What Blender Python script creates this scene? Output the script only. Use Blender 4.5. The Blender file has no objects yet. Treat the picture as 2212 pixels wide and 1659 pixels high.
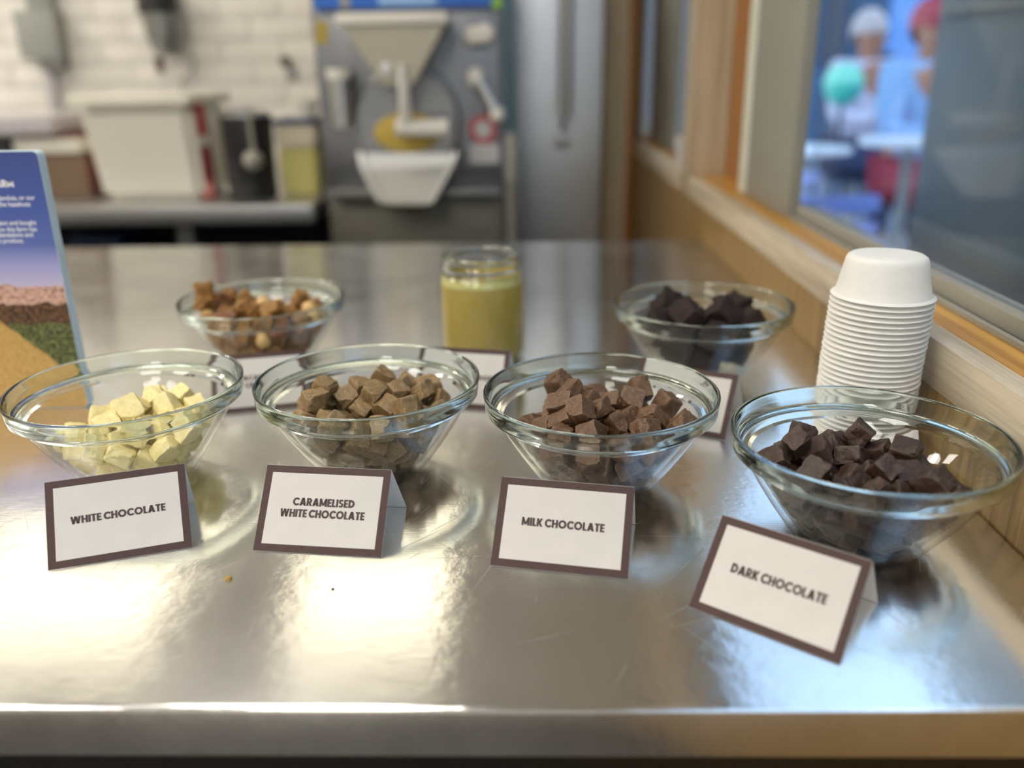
import bpy, bmesh, math, random
from mathutils import Vector, Matrix, noise

C = bpy.context.scene.collection
PI = math.pi

# ------------------------------------------------------------------ camera, world, lights, exposure
cam = bpy.data.objects.new('camera', bpy.data.cameras.new('camera'))
C.objects.link(cam)
CAM = Vector((0.0, 0.0, 0.29372))
FW, RT, UP = Vector((-.0231, .9382, -.3454)), Vector((.9997, .0190, -.0152)), Vector((.0077, .3456, .9383))
cam.matrix_world = Matrix(((RT.x, UP.x, -FW.x, CAM.x), (RT.y, UP.y, -FW.y, CAM.y), (RT.z, UP.z, -FW.z, CAM.z), (0, 0, 0, 1)))
cam.data.sensor_width = 36.0
cam.data.lens = 1836.06 / 2212 * 36
cam.data.clip_start = .02
cam.data.dof.use_dof = True
cam.data.dof.focus_distance = .585
cam.data.dof.aperture_fstop = 2.6
bpy.context.scene.camera = cam

world = bpy.data.worlds.new('daylight'); bpy.context.scene.world = world; world.use_nodes = True
wn = world.node_tree.nodes; wl = world.node_tree.links
wb = wn['Background']
wtc = wn.new('ShaderNodeTexCoord'); wsp = wn.new('ShaderNodeSeparateXYZ'); wcr = wn.new('ShaderNodeValToRGB')
wl.new(wtc.outputs['Generated'], wsp.inputs[0]); wl.new(wsp.outputs['Z'], wcr.inputs[0]); wl.new(wcr.outputs[0], wb.inputs['Color'])
wcr.color_ramp.elements[0].position = 0.0; wcr.color_ramp.elements[0].color = (.60, .78, 1.0, 1)
wcr.color_ramp.elements[1].position = .8; wcr.color_ramp.elements[1].color = (.46, .68, 1.0, 1)
wb.inputs['Strength'].default_value = 2.3

vs = bpy.context.scene.view_settings
bpy.context.scene.display_settings.display_device = 'sRGB'
vs.view_transform = 'Standard'; vs.look = 'None'; vs.gamma = 1.0; vs.use_curve_mapping = False
vs.exposure = 0.0
bpy.context.scene.cycles.max_bounces = 16
bpy.context.scene.cycles.transmission_bounces = 14
bpy.context.scene.cycles.transparent_max_bounces = 16
bpy.context.scene.cycles.sample_clamp_indirect = 4.0
LAMP = 14.0                       # radiance of the ceiling panels

# ------------------------------------------------------------------ helpers
def lin(r, g=None, b=None):
    if g is None: g = b = r
    f = lambda c: (c / 255 / 12.92) if c / 255 <= .04045 else ((c / 255 + .055) / 1.055) ** 2.4
    return (f(r), f(g), f(b), 1.0)

def pixel_point(px, py, Y):
    """the point at depth Y (world y) that stands at this place of the photograph; used to measure sizes off it"""
    d = FW + RT * ((px - 1106) / 1836.06) - UP * ((py - 829.5) / 1836.06)
    return CAM + d * (Y / d.y)
at = pixel_point

def mat(name, color, rough=.5, metal=0.0, bump=0.0, bscale=200.0, var=0.0, vscale=20.0, stretch=(1, 1, 1), spec=.5, coat=0.0, color2=None, emit=None, estr=0.0, trans=0.0):
    m = bpy.data.materials.new(name); m.use_nodes = True
    n, l = m.node_tree.nodes, m.node_tree.links
    p = n['Principled BSDF']
    p.inputs['Base Color'].default_value = color
    p.inputs['Roughness'].default_value = rough
    p.inputs['Metallic'].default_value = metal
    p.inputs['Specular IOR Level'].default_value = spec
    p.inputs['Coat Weight'].default_value = coat
    p.inputs['Transmission Weight'].default_value = trans
    if emit: p.inputs['Emission Color'].default_value = emit; p.inputs['Emission Strength'].default_value = estr
    tc = n.new('ShaderNodeTexCoord'); mp = n.new('ShaderNodeMapping'); mp.inputs['Scale'].default_value = stretch
    l.new(tc.outputs['Object'], mp.inputs['Vector'])
    if var > 0 or color2:
        t = n.new('ShaderNodeTexNoise'); t.inputs['Scale'].default_value = vscale; t.inputs['Detail'].default_value = 6
        l.new(mp.outputs[0], t.inputs['Vector'])
        r = n.new('ShaderNodeValToRGB'); r.color_ramp.elements[0].position = .35; r.color_ramp.elements[1].position = .65
        c2 = color2 or tuple(min(1, c * (1 + var)) for c in color[:3]) + (1,)
        c1 = color if color2 else tuple(c * (1 - var) for c in color[:3]) + (1,)
        r.color_ramp.elements[0].color = c1; r.color_ramp.elements[1].color = c2
        l.new(t.outputs['Fac'], r.inputs[0]); l.new(r.outputs[0], p.inputs['Base Color'])
    if bump > 0:
        t2 = n.new('ShaderNodeTexNoise'); t2.inputs['Scale'].default_value = bscale; t2.inputs['Detail'].default_value = 5
        l.new(mp.outputs[0], t2.inputs['Vector'])
        b = n.new('ShaderNodeBump'); b.inputs['Strength'].default_value = bump; b.inputs['Distance'].default_value = .001
        l.new(t2.outputs['Fac'], b.inputs['Height']); l.new(b.outputs[0], p.inputs['Normal'])
    return m

def wood(name, c1, c2, axis='Z', scale=1.0, rough=.45):
    """straight-grained oak: noise drawn out along one axis"""
    m = bpy.data.materials.new(name); m.use_nodes = True
    n, l = m.node_tree.nodes, m.node_tree.links; p = n['Principled BSDF']
    p.inputs['Roughness'].default_value = rough
    tc = n.new('ShaderNodeTexCoord'); mp = n.new('ShaderNodeMapping')
    s = {'X': (.04, 1, 1), 'Y': (1, .04, 1), 'Z': (1, 1, .04)}[axis]
    mp.inputs['Scale'].default_value = s; l.new(tc.outputs['Object'], mp.inputs['Vector'])
    a = n.new('ShaderNodeTexNoise'); a.inputs['Scale'].default_value = 90 * scale; a.inputs['Detail'].default_value = 5; a.inputs['Distortion'].default_value = .6
    b = n.new('ShaderNodeTexNoise'); b.inputs['Scale'].default_value = 420 * scale; b.inputs['Detail'].default_value = 3
    l.new(mp.outputs[0], a.inputs['Vector']); l.new(mp.outputs[0], b.inputs['Vector'])
    mx = n.new('ShaderNodeMath'); mx.operation = 'MULTIPLY_ADD'; mx.inputs[1].default_value = .65
    l.new(a.outputs['Fac'], mx.inputs[0])
    m2 = n.new('ShaderNodeMath'); m2.operation = 'MULTIPLY'; m2.inputs[1].default_value = .35; l.new(b.outputs['Fac'], m2.inputs[0]); l.new(m2.outputs[0], mx.inputs[2])
    r = n.new('ShaderNodeValToRGB'); r.color_ramp.elements[0].position = .36; r.color_ramp.elements[1].position = .62
    r.color_ramp.elements[0].color = c1; r.color_ramp.elements[1].color = c2
    l.new(mx.outputs[0], r.inputs[0]); l.new(r.outputs[0], p.inputs['Base Color'])
    bp = n.new('ShaderNodeBump'); bp.inputs['Strength'].default_value = .25; bp.inputs['Distance'].default_value = .0006
    l.new(mx.outputs[0], bp.inputs['Height']); l.new(bp.outputs[0], p.inputs['Normal'])
    return m

def new(): return bmesh.new()

def add_box(bm, lo, hi, bevel=0.0, mtx=None):
    lo, hi = Vector(lo), Vector(hi)
    g = bmesh.ops.create_cube(bm, size=1.0)
    vsx = g['verts']
    c, s = (lo + hi) / 2, hi - lo
    for v in vsx: v.co = Vector((v.co.x * s.x + c.x, v.co.y * s.y + c.y, v.co.z * s.z + c.z))
    if bevel > 0:
        es = {e for v in vsx for e in v.link_edges}
        r = bmesh.ops.bevel(bm, geom=list(es), offset=bevel, segments=2, profile=.6, affect='EDGES')
        vsx = list({v for f in r['faces'] for v in f.verts} | {v for v in vsx if v.is_valid})
    if mtx: bmesh.ops.transform(bm, matrix=mtx, verts=[v for v in vsx if v.is_valid])
    return bm

def add_lathe(bm, prof, n=48, mtx=None, close=False, fan=True):
    """revolve (r, z) pairs about Z; r == 0 at an end closes it with a fan"""
    rings = []
    for r, z in prof:
        if r <= 1e-7: rings.append([bm.verts.new((0, 0, z))])
        else: rings.append([bm.verts.new((r * math.cos(2 * PI * k / n), r * math.sin(2 * PI * k / n), z)) for k in range(n)])
    pairs = list(zip(rings, rings[1:])) + ([(rings[-1], rings[0])] if close else [])
    for a, b in pairs:
        for k in range(n):
            k2 = (k + 1) % n
            if len(a) == 1 and len(b) == 1: continue
            if len(a) == 1: bm.faces.new((a[0], b[k2], b[k]))
            elif len(b) == 1: bm.faces.new((a[k], a[k2], b[0]))
            else: bm.faces.new((a[k], a[k2], b[k2], b[k]))
    if mtx: bmesh.ops.transform(bm, matrix=mtx, verts=[v for r in rings for v in r])
    bmesh.ops.recalc_face_normals(bm, faces=bm.faces)
    return bm

def add_tube(bm, pts, r, n=12, caps=True):
    pts = [Vector(p) for p in pts]; rr = r if isinstance(r, (list, tuple)) else [r] * len(pts)
    rings = []; ref = Vector((0, 0, 1))
    for i, p in enumerate(pts):
        t = (pts[min(i + 1, len(pts) - 1)] - pts[max(i - 1, 0)]).normalized()
        if abs(t.dot(ref)) > .95: ref = Vector((1, 0, 0))
        a = t.cross(ref).normalized(); b = t.cross(a).normalized()
        rings.append([bm.verts.new(p + (a * math.cos(2 * PI * k / n) + b * math.sin(2 * PI * k / n)) * rr[i]) for k in range(n)])
    for a, b in zip(rings, rings[1:]):
        for k in range(n): bm.faces.new((a[k], a[(k + 1) % n], b[(k + 1) % n], b[k]))
    if caps: bm.faces.new(rings[0][::-1]); bm.faces.new(rings[-1])
    bmesh.ops.recalc_face_normals(bm, faces=bm.faces)
    return bm

def add_prism(bm, outline, axis, lo, hi):
    """extrude a 2-D outline along a world axis; outline is in the two other axes"""
    def P(a, b, t): return {'X': (t, a, b), 'Y': (a, t, b), 'Z': (a, b, t)}[axis]
    A = [bm.verts.new(P(a, b, lo)) for a, b in outline]; B = [bm.verts.new(P(a, b, hi)) for a, b in outline]
    k = len(outline)
    bm.faces.new(A); bm.faces.new(B[::-1])
    for i in range(k): bm.faces.new((A[i], A[(i + 1) % k], B[(i + 1) % k], B[i]))
    bmesh.ops.recalc_face_normals(bm, faces=bm.faces)
    return bm

def obj(name, bm, m, parent=None, smooth=35, shift=None, label=None):
    """link a bmesh as one object; coordinates are world ones and move to the parent's frame unless shift is given"""
    me = bpy.data.meshes.new(name)
    if shift is None and parent is not None:
        o0 = parent
        s = Vector((0, 0, 0))
        while o0 is not None: s += o0.location; o0 = o0.parent
        shift = s
    if shift is not None: bmesh.ops.translate(bm, vec=-Vector(shift), verts=bm.verts)
    bm.to_mesh(me); bm.free()
    me.materials.append(m)
    if smooth:
        me.polygons.foreach_set('use_smooth', [True] * len(me.polygons)); me.set_sharp_from_angle(angle=math.radians(smooth))
    o = bpy.data.objects.new(name, me); C.objects.link(o)
    if parent is not None: o.parent = parent
    if label: o['label'] = label
    return o

def thing(name, label, cat, loc=(0, 0, 0), group=None, rotz=0.0):
    o = bpy.data.objects.new(name, None); C.objects.link(o); o.empty_display_size = .02
    o.location = loc; o.rotation_euler = (0, 0, rotz); o['label'] = label; o['category'] = cat
    if group: o['group'] = group
    return o

def tag(o, label, cat, group=None, kind=None):
    if label: o['label'] = label
    if cat: o['category'] = cat
    if group: o['group'] = group
    if kind: o['kind'] = kind
    return o

def struct(name, bm, m, parent=None, label=None, cat=None):
    o = obj(name, bm, m, parent)
    if parent is None:
        o['kind'] = 'structure'
    if label: o['label'] = label
    if cat: o['category'] = cat
    return o

def small_text(body, width, cap, extrude=.00002, bold=.03, spacing=.93, align='CENTER'):
    """lettering as a flat mesh: width and capital height in metres, centred on the origin, lying in XY"""
    cu = bpy.data.curves.new('lettering', 'FONT'); cu.body = body; cu.size = 1.0; cu.offset = bold; cu.extrude = 0
    cu.space_character = spacing; cu.align_x = 'LEFT'; cu.resolution_u = 4
    o = bpy.data.objects.new('lettering', cu); C.objects.link(o)
    dg = bpy.context.evaluated_depsgraph_get()
    me = bpy.data.meshes.new_from_object(o.evaluated_get(dg))
    bpy.data.objects.remove(o); bpy.data.curves.remove(cu)
    xs = [v.co.x for v in me.vertices]; ys = [v.co.y for v in me.vertices]
    x0, x1 = min(xs), max(xs); cy0, cy1 = (0.0, .70) if body != body.upper() else (min(ys), max(ys))
    sy = cap / (cy1 - cy0); sx = width / (x1 - x0) if width else sy
    ax = {'CENTER': (x0 + x1) / 2, 'RIGHT': x1, 'LEFT': x0}[align]
    for v in me.vertices: v.co = Vector(((v.co.x - ax) * sx, (v.co.y - (cy0 + cy1) / 2) * sy, 0))
    return me


def heavy_glyph(ch):
    """one capital of a heavy geometric sans: list of polygons in a frame of height 1, and its advance width"""
    t, P = .27, []
    bar = lambda x0, y0, x1, y1: P.append([(x0, y0), (x1, y0), (x1, y1), (x0, y1)])
    def diag(x0, y0, x1, y1, w=None):
        w = w or t * 1.04; P.append([(x0, y0), (x0 + w, y0), (x1 + w, y1), (x1, y1)])
    def arc(cx, cy, rx, ry, a0, a1, tx=None, ty=None, n=20):
        tx, ty = tx or t, ty or t * .92
        q = [(math.radians(a0 + (a1 - a0) * k / n)) for k in range(n + 1)]
        for a, c in zip(q, q[1:]):
            P.append([(cx + rx * math.cos(a), cy + ry * math.sin(a)), (cx + rx * math.cos(c), cy + ry * math.sin(c)),
                      (cx + (rx - tx) * math.cos(c), cy + (ry - ty) * math.sin(c)), (cx + (rx - tx) * math.cos(a), cy + (ry - ty) * math.sin(a))])
    w = .6
    if ch == 'A': w = .84; w = .88; diag(0, 0, .28, 1, .31); diag(.57, 0, .29, 1, .31); bar(.2, .16, .66, .37)
    elif ch == 'C': w = .84; arc(.5, .5, .5, .515, 38, 322)
    elif ch == 'D': w = .80; bar(0, 0, t, 1); arc(.28, .5, .52, .5, -90, 90); bar(t, 0, .30, t * .92); bar(t, 1 - t * .92, .30, 1)
    elif ch == 'E': w = .55; bar(0, 0, t, 1); bar(t, 0, .55, .2); bar(t, .4, .51, .6); bar(t, .8, .55, 1)
    elif ch == 'F': w = .53; bar(0, 0, t, 1); bar(t, .37, .49, .57); bar(t, .8, .53, 1)
    elif ch == 'G': w = .92; arc(.5, .5, .5, .515, 38, 350); bar(.5, .38, .98, .56); w = .98
    elif ch == 'H': w = .76; bar(0, 0, t, 1); bar(.76 - t, 0, .76, 1); bar(t, .4, .76 - t, .6)
    elif ch == 'I': w = t; bar(0, 0, t, 1)
    elif ch == 'K': w = .76; bar(0, 0, t, 1); diag(.47, 0, .16, .52, .29); diag(.16, .46, .44, 1, .29)
    elif ch == 'L': w = .50; bar(0, 0, t, 1); bar(t, 0, .50, .2)
    elif ch == 'M': w = .98; bar(0, 0, t, 1); bar(.98 - t, 0, .98, 1); diag(.37, .12, .0, 1, .24); diag(.37, .12, .73, 1, .25)
    elif ch == 'N': w = .80; bar(0, 0, t, 1); bar(.80 - t, 0, .80, 1); diag(.53, 0, .0, 1, .27)
    elif ch == 'O': w = 1.02; arc(.51, .5, .51, .515, 0, 360, n=36)
    elif ch == 'P': w = .66; bar(0, 0, t, 1); arc(.33, .66, .33, .34, -90, 90, ty=.2); bar(t, .32, .34, .52); bar(t, .8, .34, 1)
    elif ch == 'R': w = .70; bar(0, 0, t, 1); arc(.34, .67, .33, .33, -90, 90, ty=.2); bar(t, .34, .35, .54); bar(t, .8, .35, 1); diag(.44, 0, .24, .42, .27)
    elif ch == 'S': w = .64; arc(.32, .715, .31, .30, 20, 270, ty=.2); arc(.32, .285, .32, .30, -160, 90, ty=.2)
    elif ch == 'T': w = .62; bar(.31 - t / 2, 0, .31 + t / 2, .8); bar(0, .8, .62, 1)
    elif ch == 'U': w = .76; bar(0, .36, t, 1); bar(.76 - t, .36, .76, 1); arc(.38, .36, .38, .375, 180, 360)
    elif ch == 'W': w = 1.22; diag(.20, 0, .0, 1, .28); diag(.20, 0, .47, 1, .28); diag(.74, 0, .49, 1, .28); diag(.74, 0, .94, 1, .28)
    elif ch == ' ': w = .15
    return P, w
def text_mesh(body, width, cap, gap=.045):
    bm = bmesh.new(); x = 0.0
    for ch in body:
        P, w = heavy_glyph(ch)
        for poly in P:
            q = [bm.verts.new((x + a, b, 0)) for a, b in poly]
            try: f = bm.faces.new(q)
            except ValueError: continue
            f.normal_update()
            if f.normal.z < 0: f.normal_flip()
        x += w + gap
    x -= gap
    sx = width / x if width else cap
    for v in bm.verts: v.co = Vector(((v.co.x - x / 2) * sx, (v.co.y - .5) * cap, 0))
    me = bpy.data.meshes.new('lettering'); bm.to_mesh(me); bm.free(); return me

# ------------------------------------------------------------------ materials
def steel_sheet():
    """worn brushed counter sheet: fine grain, cloudy polish, hairline scratches"""
    m = bpy.data.materials.new('counter_steel'); m.use_nodes = True
    n, l = m.node_tree.nodes, m.node_tree.links; p = n['Principled BSDF']
    p.inputs['Metallic'].default_value = 1.0; p.inputs['Base Color'].default_value = (.56, .55, .53, 1)
    tc = n.new('ShaderNodeTexCoord')
    cl = n.new('ShaderNodeTexNoise'); cl.inputs['Scale'].default_value = 14; cl.inputs['Detail'].default_value = 7; cl.inputs['Roughness'].default_value = .6
    l.new(tc.outputs['Object'], cl.inputs['Vector'])
    rr = n.new('ShaderNodeMapRange'); rr.inputs['From Min'].default_value = .3; rr.inputs['From Max'].default_value = .7
    rr.inputs['To Min'].default_value = .155; rr.inputs['To Max'].default_value = .20
    l.new(cl.outputs['Fac'], rr.inputs['Value']); l.new(rr.outputs[0], p.inputs['Roughness'])
    cr = n.new('ShaderNodeValToRGB'); cr.color_ramp.elements[0].position = .3; cr.color_ramp.elements[1].position = .7
    cr.color_ramp.elements[0].color = (.86, .855, .84, 1); cr.color_ramp.elements[1].color = (.92, .91, .89, 1)
    l.new(cl.outputs['Fac'], cr.inputs[0]); l.new(cr.outputs[0], p.inputs['Base Color'])
    p.inputs['Anisotropic'].default_value = .89
    tg = n.new('ShaderNodeCombineXYZ'); tg.inputs['Y'].default_value = 1.0; l.new(tg.outputs[0], p.inputs['Tangent'])
    # brushed grain along the counter
    mp = n.new('ShaderNodeMapping'); mp.inputs['Scale'].default_value = (60, 900, 1); l.new(tc.outputs['Object'], mp.inputs['Vector'])
    g = n.new('ShaderNodeTexNoise'); g.inputs['Scale'].default_value = 1.0; g.inputs['Detail'].default_value = 3; l.new(mp.outputs[0], g.inputs['Vector'])
    # gentle dents
    d = n.new('ShaderNodeTexNoise'); d.inputs['Scale'].default_value = 7; d.inputs['Detail'].default_value = 1; l.new(tc.outputs['Object'], d.inputs['Vector'])
    mo = n.new('ShaderNodeTexNoise'); mo.inputs['Scale'].default_value = 80; mo.inputs['Detail'].default_value = 4; l.new(tc.outputs['Object'], mo.inputs['Vector'])
    b0 = n.new('ShaderNodeBump'); b0.inputs['Strength'].default_value = .3; b0.inputs['Distance'].default_value = .0005; l.new(mo.outputs['Fac'], b0.inputs['Height'])
    b1 = n.new('ShaderNodeBump'); l.new(b0.outputs[0], b1.inputs['Normal']); b1.inputs['Strength'].default_value = .16; b1.inputs['Distance'].default_value = .0004; l.new(g.outputs['Fac'], b1.inputs['Height'])
    b2 = n.new('ShaderNodeBump'); b2.inputs['Strength'].default_value = .3; b2.inputs['Distance'].default_value = .0012; l.new(d.outputs['Fac'], b2.inputs['Height']); l.new(b1.outputs[0], b2.inputs['Normal'])
    l.new(b2.outputs[0], p.inputs['Normal'])
    return m

def glass(name, tint=(.95, .985, .975, 1), ior=1.5):
    m = bpy.data.materials.new(name); m.use_nodes = True
    n, l = m.node_tree.nodes, m.node_tree.links; n.remove(n['Principled BSDF'])
    g = n.new('ShaderNodeBsdfGlass'); g.inputs['Color'].default_value = tint; g.inputs['IOR'].default_value = ior; g.inputs['Roughness'].default_value = 0.0
    l.new(g.outputs[0], n['Material Output'].inputs['Surface'])
    return m

def pane_glass(name, tint=(.97, .99, 1, 1)):
    """thin window glass: clear with a Fresnel sheen"""
    m = bpy.data.materials.new(name); m.use_nodes = True
    n, l = m.node_tree.nodes, m.node_tree.links; n.remove(n['Principled BSDF'])
    t = n.new('ShaderNodeBsdfTransparent'); t.inputs['Color'].default_value = tint
    g = n.new('ShaderNodeBsdfGlossy'); g.inputs['Roughness'].default_value = .02
    lw = n.new('ShaderNodeLayerWeight'); lw.inputs['Blend'].default_value = .5
    pw = n.new('ShaderNodeMath'); pw.operation = 'POWER'; pw.inputs[1].default_value = 5; l.new(lw.outputs['Facing'], pw.inputs[0])
    f = n.new('ShaderNodeMath'); f.operation = 'MULTIPLY_ADD'; f.inputs[1].default_value = .95; f.inputs[2].default_value = .035; l.new(pw.outputs[0], f.inputs[0])
    x = n.new('ShaderNodeMixShader'); l.new(f.outputs[0], x.inputs[0]); l.new(t.outputs[0], x.inputs[1]); l.new(g.outputs[0], x.inputs[2])
    l.new(x.outputs[0], n['Material Output'].inputs['Surface'])
    return m

def chocolate(name, base, dust, dark, dust_amt=.5, rough=.5, bump=.6):
    """broken chocolate: mottled body, pale dust on the snapped edges and in specks"""
    m = bpy.data.materials.new(name); m.use_nodes = True
    n, l = m.node_tree.nodes, m.node_tree.links; p = n['Principled BSDF']
    p.inputs['Roughness'].default_value = rough
    tc = n.new('ShaderNodeTexCoord'); oi = n.new('ShaderNodeObjectInfo')
    ad = n.new('ShaderNodeVectorMath'); ad.operation = 'ADD'; l.new(tc.outputs['Object'], ad.inputs[0]); l.new(oi.outputs['Location'], ad.inputs[1])
    a = n.new('ShaderNodeTexNoise'); a.inputs['Scale'].default_value = 260; a.inputs['Detail'].default_value = 6; a.inputs['Roughness'].default_value = .7; l.new(ad.outputs[0], a.inputs['Vector'])
    r = n.new('ShaderNodeValToRGB'); r.color_ramp.elements[0].position = .3; r.color_ramp.elements[1].position = .62
    r.color_ramp.elements[0].color = dark; r.color_ramp.elements[1].color = base; l.new(a.outputs['Fac'], r.inputs[0])
    b = n.new('ShaderNodeTexNoise'); b.inputs['Scale'].default_value = 620; b.inputs['Detail'].default_value = 4; l.new(ad.outputs[0], b.inputs['Vector'])
    br = n.new('ShaderNodeValToRGB'); br.color_ramp.elements[0].position = .56; br.color_ramp.elements[1].position = .68; l.new(b.outputs['Fac'], br.inputs[0])
    ge = n.new('ShaderNodeNewGeometry')
    pr = n.new('ShaderNodeMapRange'); pr.inputs['From Min'].default_value = .52; pr.inputs['From Max'].default_value = .62; l.new(ge.outputs['Pointiness'], pr.inputs['Value'])
    mx = n.new('ShaderNodeMath'); mx.operation = 'MAXIMUM'; l.new(br.outputs[0], mx.inputs[0]); l.new(pr.outputs[0], mx.inputs[1])
    ml = n.new('ShaderNodeMath'); ml.operation = 'MULTIPLY'; ml.inputs[1].default_value = dust_amt; l.new(mx.outputs[0], ml.inputs[0])
    c = n.new('ShaderNodeMix'); c.data_type = 'RGBA'; l.new(ml.outputs[0], c.inputs['Factor']); l.new(r.outputs[0], c.inputs['A']); c.inputs['B'].default_value = dust
    l.new(c.outputs['Result'], p.inputs['Base Color'])
    bp = n.new('ShaderNodeBump'); bp.inputs['Strength'].default_value = bump; bp.inputs['Distance'].default_value = .0013
    l.new(a.outputs['Fac'], bp.inputs['Height']); l.new(bp.outputs[0], p.inputs['Normal'])
    return m

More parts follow.
